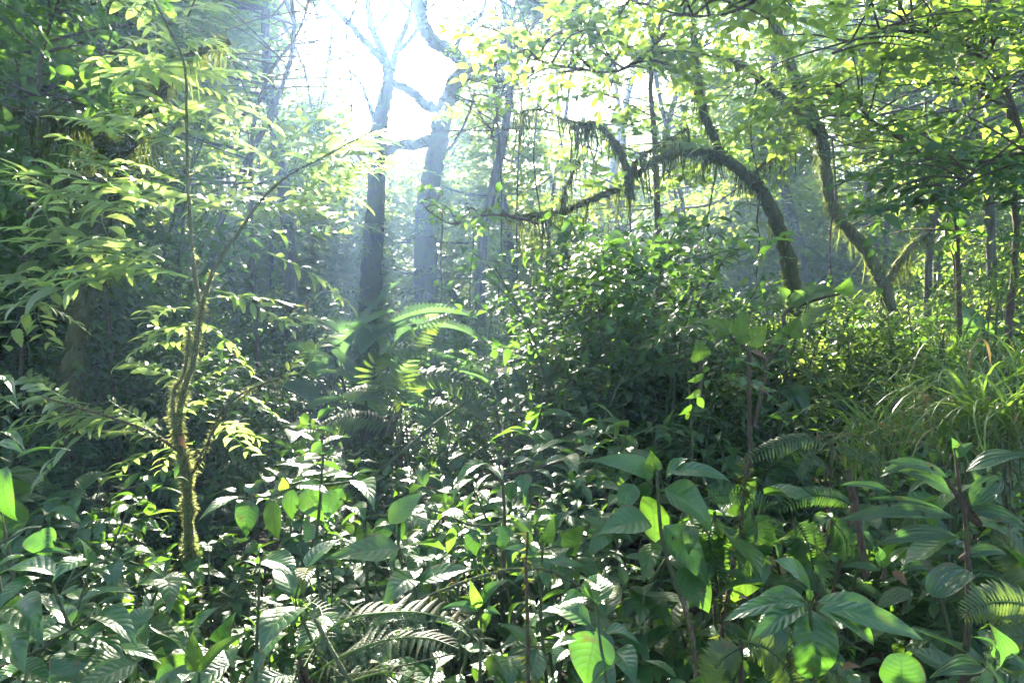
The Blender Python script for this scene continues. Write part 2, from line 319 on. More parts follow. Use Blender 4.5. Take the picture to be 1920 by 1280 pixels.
M['dead'] = leaf_mat('leaf_dead', ((.08, .045, .02), (.13, .07, .03), (.18, .11, .05)), (.16, .08, .03), .6, .4, veins=9, spots=0)
M['bark'] = bark_mat('bark', (.025, .02, .015), (.08, .065, .05), (.06, .065, .015))
M['mossy'] = leaf_mat('moss_bright', ((.10, .12, .04), (.17, .19, .07), (.24, .25, .10)), (.40, .46, .17), .9, .45, spots=0, spec=.1)
M['barkmoss'] = bark_mat('bark_mossy', (.03, .022, .015), (.08, .06, .04), (.08, .08, .018), 8., .62)
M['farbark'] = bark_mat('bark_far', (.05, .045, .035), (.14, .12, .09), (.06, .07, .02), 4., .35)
M['stem'] = bark_mat('stem_green', (.05, .07, .02), (.09, .11, .035), None, 20.)
M['twig'] = bark_mat('stem_brown', (.05, .03, .02), (.12, .08, .04), (.08, .09, .02), 20., .4)
def ground_mat():
    m, n = mat_base('soil_and_litter'); N = n.nodes; out = N.new('ShaderNodeOutputMaterial'); p = N.new('ShaderNodeBsdfPrincipled'); tc = N.new('ShaderNodeTexCoord')
    v = N.new('ShaderNodeTexVoronoi'); v.inputs['Scale'].default_value = 12; n.links.new(tc.outputs['Object'], v.inputs['Vector'])
    no = N.new('ShaderNodeTexNoise'); no.inputs['Scale'].default_value = 3; no.inputs['Detail'].default_value = 8; n.links.new(tc.outputs['Object'], no.inputs['Vector'])
    sx = N.new('ShaderNodeSeparateColor'); n.links.new(v.outputs['Color'], sx.inputs[0])
    col = mixc(n, no.outputs['Fac'], ramp(n, sx.outputs[0], [(0, (.03, .02, .012)), (.6, (.08, .05, .025)), (1, (.14, .09, .04))]), (.02, .025, .01))
    b = N.new('ShaderNodeBump'); b.inputs['Distance'].default_value = .05; n.links.new(v.outputs['Distance'], b.inputs['Height']); n.links.new(b.outputs[0], p.inputs['Normal'])
    n.links.new(col, p.inputs['Base Color']); p.inputs['Roughness'].default_value = .9; n.links.new(p.outputs[0], out.inputs[0]); return m

# ------------------------------------------------------------------ ground
g = G(); nx = 161; ax = np.sign(np.linspace(-1, 1, nx))*np.abs(np.linspace(-1, 1, nx))**2*110
X, Yg = np.meshgrid(ax, ax+20, indexing='ij'); V = np.stack([X, Yg, gz(X, Yg)], -1).reshape(-1, 3)
i = np.arange(nx-1)[:, None]*nx; j = np.arange(nx-1)[None]; F = np.stack([i+j, i+nx+j, i+nx+j+1, i+j+1], -1).reshape(-1, 4)
g.add(V, F); tag(g.build('ground', ground_mat()), kind='structure')

# ------------------------------------------------------------------ moss
STRAND = [(np.array([[-.5, 0, 0], [.5, 0, 0], [.4, .5, -.1], [-.3, .5, -.1], [.05, 1, -.3], [-.05, 1, -.3]]), np.array([[0, 1, 2, 3], [3, 2, 4, 5]]), np.array([[.5, 0], [.5, 0], [.5, .5], [.5, .5], [.5, 1], [.5, 1]]))]
def moss_on(g, P, r, fuzz=400, hang=60, fl=.04, hl=.22, wid=.09, below=.5):
    """short fuzz round a limb and strands hanging under it"""
    P = np.asarray(P); n = len(P); seg = np.linalg.norm(np.diff(P, axis=0), axis=1); L = seg.sum(); cum = np.concatenate([[0], np.cumsum(seg)])/L
    r = np.interp(np.linspace(0, 1, n), np.linspace(0, 1, len(r)), r)
    T, A, B = frames(P)
    def samp(k):
        t = rng.random(k); I = [np.interp(t, cum, P[:, i]) for i in range(3)]; q = np.clip((t*(n-1)).astype(int), 0, n-1)
        return t, np.stack(I, -1), np.interp(t, cum, r), A[q], B[q]
    k = int(fuzz*L); t, p, rad, a_, b_ = samp(k); an = rng.random(k)*2*np.pi; o = a_*np.cos(an)[:, None]+b_*np.sin(an)[:, None]
    cl = .5+.5*np.sin(t*L*9+np.sin(t*L*23)*2)
    place(g, STRAND, p+o*rad[:, None]*.9, unit(o+[0, 0, -.35]+.5*rng.standard_normal((k, 3))), rng.standard_normal((k, 3)), fl*rng.uniform(.4, 1.4, k)*(.5+cl), W=wid*2.2)
    nc = int(hang*L/6)+1; tc = rng.random(nc)                     # hanging strands come in tufts
    ti = rng.integers(0, nc, int(hang*L)); t = np.clip(tc[ti]+rng.normal(0, .035/L, int(hang*L)), 0, 1); k = len(t)
    if k:
        amp = rng.random(nc)**2
        p = np.stack([np.interp(t, cum, P[:, i]) for i in range(3)], -1)+[0, 0, -1]*np.interp(t, cum, r)[:, None]*.5+rng.normal(0, .012, (k, 3))
        ln = hl*rng.uniform(.4, 1, k)*(.25+1.6*amp[ti])
        place(g, STRAND, p, unit([0, 0, -1]+.12*rng.standard_normal((k, 3))), rng.standard_normal((k, 3)), ln, W=.06*wid/.09)
HERO = []
def limb(pts, w0, w1, sides=9, rough=.10, n=8, sub=True):
    """pts: (px, py, Y); w0, w1: widths in photo pixels at both ends -> path, radii"""
    P = smooth([at(*p) for p in pts], n); Ym = np.linspace(pts[0][2], pts[-1][2], 5); r = np.linspace(w0, w1, 5)/2/FPX*Ym
    if rough: P = P+rng.normal(0, 1, P.shape)*min(r.mean()*.12, .008)
    return P, r

def hero_tree(name, label, cat, limbs, bark='barkmoss', fuzz=400, hang=60, fl=.04, hl=.22, base=None, group=None, wid=.09):
    P0 = at(*limbs[0][0][0]) if base is None else np.array(base)
    t = thing(name, (P0[0], P0[1], gz(P0[0], P0[1])), label, cat, group)
    gb = G(); gm = G(); paths = []
    for k, (pts, w0, w1) in enumerate(limbs):
        P, r = limb(pts, w0, w1); q = P[0]; zg = gz(q[0], q[1])-.1
        if pts[0][1] >= 600 and q[2] > zg+.05: P = np.vstack([smooth([(q[0]+.05, q[1], zg), (q+[0.02, 0, zg-q[2]])*[.0, 0, .5]+q*[1, 1, .5], q], 5)[:-1], P]); r = np.concatenate([[r[0]*1.35, r[0]*1.1], r])
        rl = np.interp(np.linspace(0, 1, len(P)), np.linspace(0, 1, len(r)), r)*(1+(.10*np.sin(np.arange(len(P))*1.3+k)*rng.random(len(P))+.07*rng.standard_normal(len(P)) if bark != 'bark' else .03*rng.standard_normal(len(P)))); tube(gb, P, rl, 12, .08); paths.append((P, r))
        if fuzz: moss_on(gm, P, r, fuzz, hang, fl, hl, wid)
    if fuzz: gm.build('moss', M['moss'], t)
    return t, gb, paths

# ================================================================== BACKGROUND: the twin mossy tree against the light
T1, gb, paths = hero_tree('forest_tree', 'twin trunked tree rising against the white sky beside the light shaft', 'tree', [
    ([(690, 640, 13), (696, 520, 13), (704, 400, 13), (708, 280, 13), (716, 215, 13), (728, 160, 13)], 40, 24),
    ([(800, 640, 13), (798, 500, 13), (800, 400, 13), (815, 300, 13), (830, 225, 13), (845, 175, 13), (872, 128, 13)], 42, 28),
    ([(830, 210, 13), (800, 198, 13), (768, 170, 12.9), (735, 155, 13)], 22, 14),
    ([(806, 262, 13), (778, 272, 12.9), (745, 272, 12.8), (712, 296, 13)], 22, 16),
    ([(728, 160, 13), (722, 110, 13), (700, 60, 13.2), (690, 0, 13.4), (688, -60, 13.5)], 20, 8),
    ([(724, 120, 13), (690, 85, 12.8), (655, 45, 12.6), (620, 10, 12.5), (590, -30, 12.4)], 15, 8),
    ([(730, 150, 13), (745, 85, 13.2), (765, 40, 13.4), (775, -20, 13.6)], 16, 6),
    ([(742, 100, 13), (780, 60, 13), (800, 0, 13), (805, -50, 13)], 9, 5),
    ([(872, 128, 13), (850, 100, 13), (815, 80, 13), (795, 50, 13), (785, 0, 13), (780, -60, 13)], 24, 26),
    ([(872, 130, 13), (895, 126, 13), (925, 128, 12.6), (965, 118, 12.2)], 20, 12),
    ([(880, 150, 13), (905, 146, 13.2), (950, 150, 13.4), (1000, 130, 13.6)], 14, 8),
    ([(710, 250, 13), (690, 190, 12.9), (672, 150, 12.8), (640, 120, 12.7)], 9, 3), ([(700, 60, 13.2), (730, 20, 13.2), (745, -30, 13.2)], 8, 4), ([(655, 45, 12.6), (668, 0, 12.6), (672, -40, 12.6)], 6, 3),
    ([(765, 40, 13.4), (800, 20, 13.4), (840, -20, 13.4)], 5, 3), ([(785, 30, 13), (750, 0, 13), (740, -40, 13)], 9, 5), ([(850, 100, 13), (870, 60, 13.2), (905, 20, 13.4), (920, -40, 13.4)], 10, 5),
    ([(925, 128, 12.6), (960, 90, 12.4), (1010, 70, 12.3), (1060, 20, 12.2)], 8, 3), ([(705, 330, 13), (670, 290, 13.1), (650, 230, 13.1), (610, 190, 13.2)], 8, 3), ([(815, 300, 13), (850, 270, 12.9), (880, 210, 12.8), (890, 170, 12.8)], 7, 3)
], 'bark', 60, 8, .07, .3, base=at(745, 640, 13))
gb.build('trunk', M['bark'], T1)
gl = G(); SP = []
for P, r in paths[4:]+paths[:2]:
    idx = rng.integers(2, len(P), 22); SP.append(P[idx]+rng.normal(0, .4, (22, 3)))
for P, r in paths[:2]:
    idx = rng.integers(0, len(P), 60); SP.append(P[idx]+rng.normal(0, .12, (60, 3)))
SP = np.vstack(SP); SP = SP[~(open_sky(SP) | shades(SP, 0, 1, .25))]
n = len(SP); d = unit(rng.standard_normal((n, 3))*[1, 1, .4]+[0, 0, -.1])
place(gl, SPR_FAR, SP, d, tilt(np.tile(UP, (n, 1)), .4), rng.uniform(.4, .8, n)); gl.build('crown', M['far'], T1)

# ------------------------------------------------------------------ trees of the background, each with trunk and crown
def bg_tree(px, Y, h, wpx, label, crown=True, mat='far', lean=0., cl=26, cr=3.0, z0=.4, group='trees of the forest behind', spr=None, per=26, sl=.9, base_py=None, jit=.0, name='forest_tree', ftrunk='farbark', gapk=True):
    b = at(px, 600, Y); x, y = b[0], b[1]; z = float(gz(x, y)); t = thing(name, (x, y, z), label, 'tree', group)
    P = smooth([(x, y, z-.2), (x+lean*.2+rng.normal(0, .08), y, z+h*.3), (x+lean*.55+rng.normal(0, .15+.02*Y), y+rng.normal(0, .2), z+h*.65), (x+lean, y+rng.normal(0, .3), z+h)], 7)
    r0 = wpx/2/FPX*Y; g_ = G(); tube(g_, P, np.array([r0*1.25, r0, r0*.9, r0*.6, r0*.25]), 9, .07)
    gl = G()
    if crown:
        for k in range(cl):
            f = rng.uniform(z0, 1.); a = rng.random()*2*np.pi; rr = cr*rng.uniform(.3, 1)*(1.15-.6*abs(f-.65)); s0 = P[int(f*(len(P)-1))]
            c = s0+[math.cos(a)*rr, math.sin(a)*rr, rng.uniform(.1, .35)*rr]
            if gapk and (open_sky(c[None])[0] or shades(c[None], tmin=1.5, margin=.2)[0]): continue
            Bp = smooth([s0, (s0+c)/2+[0, 0, -.1*rr], c], 4); tube(g_, Bp, np.array([r0*.22+.012, .01]), 4)
            q = rng.normal(0, 1, (per, 3))*[.5, .5, .28]*cr*.33+c; 
            if gapk: sh = shades(q, tmin=1.5, margin=.35*sl); q = q[~(open_sky(q) | (sh & (rng.random(len(q)) > .05*(Y > 12))) | (flecks(q) & ~sh))]
            if not len(q): continue
            dd = unit((q-s0)*[1, 1, .3]+rng.normal(0, .8, (len(q), 3))*[1, 1, .4])
            place(gl, spr or SPR_FAR, q, dd, tilt(np.tile(UP, (len(q), 1)), .35), sl*rng.uniform(.6, 1.2, len(q)))
    m_ = int(9*h); idx = rng.integers(0, len(P), m_); q = P[idx]+(P[np.minimum(idx+1, len(P)-1)]-P[idx])*rng.random((m_, 1))+rng.normal(0, r0*.8+.05, (m_, 3)); dd = unit(rng.standard_normal((m_, 3))-[0, 0, .5]); kp = ~shades(q, 0, 1.5, .2) | (rng.random(m_) < .12); q, dd = q[kp], dd[kp]; m_ = len(q)
    if rng.random() < .75: place(gl, spr or SPR_FAR, q, dd, tilt(np.tile(UP, (m_, 1)), .5), .45*rng.uniform(.6, 1.2, m_))
    g_.build('trunk', M[ftrunk], t)
    if gl.n: gl.build('crown', M[mat], t)
    return t
tall = [(535, 11, 9.5, 25, 'straight grey trunk left of the light shaft, behind the sapling'), (910, 12, 9, 20, 'slim straight tree just right of the twin trunked tree'),
          (862, 17, 6, 13, 'thin pale trunk behind the right twin trunk'),
        (970, 16, 9, 22, 'trunk with creepers standing behind the small leaved thicket'), (1040, 20, 9, 15, 'far thin trunk above the thicket, left of the arching limb'),
        (1140, 18, 9, 16, 'far trunk seen below the mossy arching limb'), (1330, 14, 8, 18, 'pale trunk right behind the arching mossy limb'), (1500, 15, 10, 22, 'grey trunk behind the two mossy limbs'),
        (1760, 10, 7, 14, 'slender trunk among the bright shrubs at right'), (1860, 9, 8, 18, 'dark upright trunk near the right edge'), 
        (330, 13, 10, 26, 'dark trunk in the shade at left'), (60, 10, 9, 24, 'dark trunk at the far left edge'), (1640, 17, 9, 18, 'thin far trunk behind the leaning mossy tree')]
for px, Y, h, wp, lab in tall:
    bg_tree(px, Y, h, wp, lab, cl=26, cr=2.4 if Y < 14 else 3.0, z0=.5 if Y > 12 else .55, mat='far' if Y > 12 else 'canopy', group=None)
ZN = [(260, 'at far left'), (560, 'behind the leaning sapling'), (900, 'behind the light shaft'), (1200, 'behind the small leaved thicket'), (1480, 'behind the arching mossy limb'), (1750, 'behind the leaning mossy tree'), (9999, 'at far right')]
def zone(px, Z=ZN):
    for a, b in Z:
        if px < a: return b
k = 0
for Y in (19, 23, 28, 34, 41):
    for px in np.arange(-500, 2500, 300 if Y < 30 else 240)+rng.uniform(-100, 100):
        if 690 < px < 1010: px += -230 if px < 850 else 230
        
        if 820 < px < 1350 and rng.random() < .4 or (Y < 32 and 560 < px < 860): continue
        h = rng.uniform(11, 15)*(1+.25*(Y > 25)); pxx = px+rng.uniform(-30, 30)
        zs = 'tall hazy tree %s, in the %s row of the forest' % (zone(pxx), {19: 'nearest', 23: 'second', 28: 'third', 34: 'fourth', 41: 'farthest'}[Y])
        bg_tree(pxx, Y+rng.uniform(-1.5, 1.5), h, rng.uniform(9, 18)*19/Y, zs, cl=30, cr=4.4, z0=.10, per=24, lean=rng.normal(0, 1.6), sl=1.25, mat='far')
# trees flanking the view and over the camera, whose crowns shade the foreground
side = [(-5.5, 7, 8.5), (-7, 10, 10), (-4.2, 9.5, 9), (5.5, 9, 9), (7.5, 7, 9), (3.0, 12.5, 11), (6.5, 12, 11), (9.5, 11, 10), (-9.5, 13, 11), (-9, 7, 9), (.8, 16, 13), (4.4, 17, 13), (-5.2, 15, 12), (10, 16, 12), (2.3, 22, 14), (-7.5, 21, 15)]
for x, y, h in side:
    px, _ = proj(np.array([x, y, 2.])); nm = 'shade tree with spreading leafy crown ' + zone(px[0]) + (' close by' if y < 11 else ' farther back')
    bg_tree(px[0], y, h, 12*10/y, nm, cl=34, cr=2.9, z0=.42, per=24, sl=.75, spr=SPR_MID if y < 11 else None, mat='canopy' if y < 13 else 'far', group='shade trees around the clearing')
# far masses of leaves between the trunks: nobody could count them
g = G(); n = 38000; Yd = rng.uniform(15, 46, n); pxx = rng.uniform(-500, 2400, n); zt = rng.uniform(0, 1, n)**1.2*(2.2+Yd*.12+np.exp(-((pxx-1120)/430)**2)*Yd*.17)
Q = np.stack([(pxx-960)/FPX*Yd, Yd, zt+.1], -1); cl_ = np.sin(Q[:, 0]*1.3+np.sin(Q[:, 1]*.9)*2)+np.sin(Q[:, 2]*2+Q[:, 0]); Q = Q[cl_ > -.9]; Q = Q[~(open_sky(Q) | shades(Q, 0, 1.5, .4))]; n = len(Q)
place(g, SPR_FAR, Q, unit(rng.standard_normal((n, 3))*[1, 1, .3]), tilt(np.tile(UP, (n, 1)), .45), rng.uniform(.6, 1.3, n)); tag(g.build('distant_undergrowth', M['far']), 'hazy mass of shrubs and creepers between the distant trunks', 'undergrowth', kind='stuff')

# ================================================================== MOSSY TREES
def epiphytes(t, paths, n, ll=.28, mat='dark'):
    for P, r in paths:
        for q in P[rng.integers(0, len(P), n)]:
            g_ = G()
            m = rng.integers(6, 11); a = rng.random(m)*2*np.pi; d = np.stack([np.cos(a), np.sin(a), rng.uniform(.2, 1.3, m)], -1)
            place(g_, BLADE, np.tile(q, (m, 1)), unit(d), np.tile(UP, (m, 1)), ll*rng.uniform(.5, 1.1, m)); g_.build('epiphyte', M[mat], t)
BLADE = [leaf('blade', 6, 1, .07, dr, 0, pet=0) for dr in (1.2, 1.9, 2.5)]
T2, gb, p2 = hero_tree('mossy_tree', 'mossy tree whose limb arches over the thicket right of centre', 'tree', [
    ([(1500, 700, 6.3), (1492, 600, 6.3), (1485, 530, 6.2), (1468, 450, 6.1), (1440, 380, 6), (1405, 335, 6), (1365, 302, 6), (1320, 288, 6), (1275, 286, 6), (1235, 298, 5.9), (1190, 330, 5.8)], 26, 10),
    ([(1182, 372, 5.8), (1178, 335, 5.8), (1165, 290, 5.8), (1145, 258, 5.8), (1112, 232, 5.8), (1070, 242, 5.8)], 18, 7),
    ([(1165, 352, 5.8), (1120, 370, 5.8), (1085, 384, 5.8), (1050, 398, 5.8), (1010, 402, 5.8), (960, 410, 5.8), (940, 400, 5.8)], 13, 11),
    ([(1355, 298, 6), (1338, 255, 6), (1318, 200, 6), (1305, 120, 6.1), (1298, 30, 6.2), (1290, -60, 6.2)], 16, 8),
    ([(1112, 235, 5.8), (1060, 225, 5.7), (1010, 205, 5.6), (960, 215, 5.5)], 5, 2), ([(1178, 335, 5.8), (1195, 300, 5.7), (1240, 270, 5.6), (1290, 240, 5.5)], 5, 2), ([(1050, 398, 5.8), (1062, 350, 5.7), (1085, 300, 5.7)], 4, 2), ([(1405, 335, 6), (1450, 290, 5.9), (1490, 270, 5.8)], 6, 2)], fuzz=900, hang=260, fl=.035, hl=.24, wid=.06)
gb.build('trunk', M['barkmoss'], T2); epiphytes(T2, p2[:1], 26, .3); 
gl = G()
q = np.vstack([p2[3][0][rng.integers(0, len(p2[3][0]), 26)], p2[1][0][rng.integers(0, 20, 6)]])+rng.normal(0, .18, (32, 3)); d = unit(rng.standard_normal((32, 3))*[1, 1, .3])
mk = ~shades(q, 0, .6, .15); q, d = q[mk], d[mk]; place(gl, SPR_MID, q, d, tilt(np.tile(UP, (len(q), 1)), .4), rng.uniform(.3, .6, len(q))); gl.build('crown', M['canopy'], T2)
T3, gb, p3 = hero_tree('mossy_tree', 'leaning mossy tree with dark forked trunk at right', 'tree', [
    ([(1700, 700, 7), (1672, 580, 7), (1630, 480, 7), (1575, 410, 7), (1552, 350, 7), (1545, 280, 7), (1535, 240, 7)], 23, 19),
    ([(1535, 245, 7), (1495, 215, 7), (1460, 180, 7), (1420, 145, 7), (1385, 118, 7), (1345, 108, 7)], 18, 8),
    ([(1540, 250, 7), (1510, 190, 7), (1490, 140, 7), (1465, 80, 7), (1440, 20, 7), (1425, -50, 7)], 20, 14),
    ([(1655, 540, 7), (1700, 470, 7.1), (1745, 430, 7.2)], 14, 8)], fuzz=900, hang=220, fl=.04, hl=.22, wid=.06)
gb.build('trunk', M['barkmoss'], T3); epiphytes(T3, p3[:1], 10, .3)
gl = G(); q = np.vstack([P[rng.integers(4, len(P), 40)] for P, r in p3[1:3]])+rng.normal(0, .3, (80, 3)); q = q[~(open_sky(q) | shades(q, 0, .6, .2))]; n = len(q); d = unit(rng.standard_normal((n, 3))*[1, 1, .3])
place(gl, SPR_MID, q, d, tilt(np.tile(UP, (n, 1)), .4), rng.uniform(.35, .7, n)); gl.build('crown', M['canopy'], T3)
T4, gb, p4 = hero_tree('mossy_tree', 'dark mossy tree with crooked limb at upper left', 'tree', [
    ([(120, 800, 3.9), (140, 640, 3.9), (165, 540, 3.9), (190, 430, 3.9), (215, 350, 3.9), (225, 290, 3.9)], 34, 24),
    ([(222, 295, 3.9), (200, 262, 3.9), (160, 232, 3.9), (100, 222, 3.9), (50, 212, 3.9), (-30, 195, 3.9)], 18, 12),
    ([(225, 290, 3.9), (262, 240, 3.9), (290, 180, 3.9), (330, 130, 4.0), (375, 95, 4.1), (430, 80, 4.2)], 26, 12),
    ([(215, 350, 3.9), (150, 330, 3.8), (90, 340, 3.8)], 14, 9)], fuzz=800, hang=260, fl=.045, hl=.22, wid=.07)
gb.build('trunk', M['barkmoss'], T4)
gl = G(); q = np.vstack([P[rng.integers(0, len(P), 30)] for P, r in p4[1:]])+rng.normal(0, .3, (90, 3)); q = q[~shades(q, 0, .6, .35)]; n = len(q); d = unit(rng.standard_normal((n, 3))*[1, 1, .3])
place(gl, SPR_MID, q, d, tilt(np.tile(UP, (n, 1)), .4), rng.uniform(.35, .6, n)); gl.build('crown', M['dark'], T4)
T5, gb, p5 = hero_tree('mossy_tree', 'sunlit mossy limb slanting down from the top right corner', 'tree', [
    ([(2050, 700, 6), (2010, 200, 6), (1930, -80, 6), (1870, 0, 6), (1840, 50, 6), (1822, 90, 6), (1808, 125, 6)], 40, 30)], fuzz=600, hang=60, fl=.05, hl=.2)
gb.build('trunk', M['barkmoss'], T5)
T6, gb, p6 = hero_tree('understorey_tree', 'thin bare branched tree near the right edge', 'tree', [
    ([(1890, 640, 5), (1905, 450, 5), (1900, 330, 5), (1895, 220, 5), (1880, 195, 5)], 12, 9),
    ([(1885, 200, 5), (1850, 180, 5), (1800, 158, 5), (1755, 152, 5), (1700, 130, 5)], 9, 3)], fuzz=0)
gb.build('trunk', M['twig'], T6)

# ================================================================== LEANING SAPLING AT LEFT
sap = thing('leaning_sapling', (at(372, 1160, 3)[0], 3, gz(-1.38, 3)), 'sunlit mossy sapling with forked stem and serrated leaves left of centre', 'sapling')
SL = [([(378, 1290, 3), (368, 1170, 3), (362, 1080, 3), (355, 1000, 3), (352, 920, 3), (345, 860, 3), (338, 838, 3)], 18, 15),
      ([(338, 845, 3), (336, 790, 3), (345, 730, 3), (362, 680, 3), (372, 610, 3), (388, 540, 3), (410, 490, 3), (445, 440, 3), (490, 375, 3), (540, 330, 3), (600, 298, 3.05), (700, 245, 3.1)], 12, 3),
      ([(330, 830, 3), (325, 740, 3), (345, 700, 3), (355, 620, 3)], 8, 5),
      ([(378, 585, 3), (366, 520, 3), (358, 440, 3), (352, 330, 3), (350, 220, 3), (345, 120, 3), (310, 40, 3), (270, -30, 3)], 8, 3),
      ([(340, 850, 3), (290, 815, 3), (230, 790, 3), (150, 765, 2.95), (80, 745, 2.9)], 7, 3),
      ([(350, 1085, 3), (310, 1070, 3), (260, 1055, 3), (200, 1048, 2.95), (140, 1042, 2.9)], 6, 2),
      ([(358, 890, 3), (385, 850, 3), (400, 800, 3), (430, 755, 3), (480, 725, 3.1), (560, 700, 3.2)], 6, 3),
      ([(360, 890, 3), (388, 830, 2.98), (420, 780, 2.96), (470, 730, 2.94)], 5, 2)]
gb = G(); gm = G(); gt = G(); sp = []
for k, (pts, a, b) in enumerate(SL):
    P, r = limb(pts, a, b, n=7); gt = G(); tube(gb if k < 4 else gt, P, r, 8, .06); sp.append((P, r))
    if k >= 4: gt.build('branch', M['twig'], sap)
    f = {0: 8000, 1: 3000, 2: 2400, 3: 120, 4: 260, 5: 150, 6: 380, 7: 300}[k]
    moss_on(gm, P[:len(P)//2+1] if k == 1 else P, r, f, 10 if k in (0, 1) else 6, .018, .06, .085)
P5 = sp[5][0]; moss_on(gm, P5[4:16], np.array([.004, .004]), 700, 700, .03, .07, .12)
gb.build('stem', M['barkmoss'], sap); gm.build('moss', M['mossy'], sap)
# sprays of leaves given by the two ends of their twigs in the photograph
sprays = [((230, 790), (60, 800)), ((150, 765), (10, 745)), ((200, 785), (110, 830)), ((300, 825), (190, 800)), ((120, 755), (70, 700)), ((290, 815), (210, 760)), ((330, 840), (215, 870)),
          ((150, 1043), (60, 1060)), ((170, 1045), (165, 975)), ((120, 1045), (60, 990)),
          ((352, 560), (270, 545)), ((350, 520), (120, 480)), ((300, 500), (100, 545)), ((300, 490), (190, 430)), ((250, 480), (40, 430)), ((200, 520), (20, 590)), ((100, 540), (-10, 530)), ((60, 560), (140, 610)),
          ((365, 610), (270, 640)), ((370, 600), (470, 640)), ((380, 560), (500, 600)), ((385, 560), (540, 570)), ((400, 500), (500, 470)), ((430, 460), (560, 450)), ((440, 450), (610, 520)), ((500, 470), (640, 560)),
          ((480, 390), (600, 400)), ((520, 350), (660, 380)), ((540, 330), (690, 340)), ((560, 320), (620, 250)), ((600, 300), (720, 320)), ((640, 280), (740, 250)), ((500, 370), (420, 320)), ((450, 430), (360, 400)),
          ((470, 400), (380, 360)), ((545, 330), (450, 280)), ((420, 480), (330, 450)), ((352, 430), (250, 400)), ((352, 400), (450, 370)), ((352, 350), (240, 320)), ((352, 320), (460, 300)), ((352, 280), (230, 250)),
          ((352, 260), (470, 240)), ((350, 220), (240, 180)), ((350, 200), (440, 190)), ((348, 160), (260, 120)), ((348, 140), (440, 150)), ((340, 110), (250, 60)), ((330, 80), (420, 90)), ((310, 40), (390, 30)), ((300, 30), (220, 0)),
          ((250, 400), (130, 370)), ((240, 330), (120, 300)), ((130, 370), (10, 350)), ((240, 250), (110, 230)), ((560, 450), (640, 440)), ((600, 400), (690, 410)), ((620, 350), (700, 300)), ((470, 640), (560, 680)), ((500, 600), (590, 600)),
          ((400, 790), (480, 830)), ((430, 755), (520, 760)), ((480, 725), (560, 740)), ((520, 710), (600, 690)), ((540, 700), (610, 650)), ((345, 730), (420, 700)), ((345, 700), (250, 690)), ((340, 780), (410, 740)), ((362, 660), (440, 640)), ((358, 640), (270, 660))]
gs = G(); B0 = []; D0 = []; L0 = []
for (a, b), (c, d) in sprays:
    for q in range(3 if b < 460 else 2):
        y0 = 3+rng.uniform(-.15, .35)*(q+.3); p0 = at(a+rng.normal(0, 16)*q, b+rng.normal(0, 14)*q, 3.0+.06*q); p1 = at(c+rng.normal(0, 34)*q, d+rng.normal(0, 30)*q, y0+.1); v = p1-p0; l = np.linalg.norm(v)
        B0.append(p0); D0.append(v/l+[0, 0, .12]); L0.append(max(l*1.1, .26))
B0 = np.array(B0); n = len(B0)
D0 = np.array(D0); L0 = np.array(L0); mk = ~shades(B0+D0*L0[:, None]*.5, 0, .5, .03, slice(5, 13)) | (rng.random(n) < .2); n = mk.sum()
place(gs, SPR_SAP, B0[mk], D0[mk], tilt(np.tile(unit([0, -.25, 1]), (n, 1)), .18), L0[mk]); gs.build('foliage', M['sap'], sap)

# ================================================================== hero leaves and foreground plants
def hleaf(t, b, e, wd, Y=None, dY=0., nrm=(0, -.55, .85), shape='ovate', mat='hero', dr=None, res=(20, 8), quilt=.035, nv=13, name='leaf', fold=None, Yb=None, sheet=None, serr=0., pet=.07, tear=0, lie=False):
    """one leaf from photo pixel b (base) to e (tip), wd pixels wide, at depth Y"""
    if lie:
        hh = max(EYE-at(b[0], b[1], Y)[2], .35); dY = float(np.clip(-(e[1]-b[1])*Y*Y/(FPX*hh)*.55, -.3, .25)); nrm = (0, -.12, 1.); wd = wd*1.35
    P0 = at(b[0], b[1], Y); P1 = at(e[0], e[1], Y+dY); v = P1-P0; l = np.linalg.norm(v)
    ratio = min(wd/FPX*Y/l, 1.1); dr = rng.uniform(.5, 1.2) if dr is None else dr; fo = rng.uniform(.1, .35) if fold is None else fold
    V, F, UV = leaf(shape, res[0], res[1], ratio, dr, fo, wave=.10, quilt=quilt*.2, nv=nv, tw=rng.uniform(-.2, .2), seed=rng.integers(1e6), serr=serr, pet=pet, tear=tear)
    tip = V.reshape(res[0]+1, res[1]+1, 3)[-1].mean(0); tl = np.linalg.norm(tip); e1 = tip/tl
    N = np.array(nrm)+rng.normal(0, .12, 3); D = v/l; N = unit(N-(N@D)*D); X = np.cross(D, N)
    n1 = unit(UP-(UP@e1)*e1); x1 = np.cross(e1, n1); loc = np.stack([V@x1, V@e1, V@n1], -1)/tl*l
    W = P0+loc[:, :1]*X+loc[:, 1:2]*D+loc[:, 2:]*N
    g_ = sheet or G(); g_.add(W, F, UV, np.tile(rng.random(2)*[.9, 1], (len(V), 1)))
    if sheet is None: return g_.build(name, M[mat], t)
def crop(ox, oy):
    return lambda x, y: (ox+x/2.977, oy+y/2.977)
LY = 'lying'
def hero_plant(name, label, cat, c, Y, *rest, **kw):
    if rest[0] == LY: return hero_plant_(name, label, cat, c, Y, *rest[1:], lying=True, **kw)
    return hero_plant_(name, label, cat, c, Y, *rest, **kw)
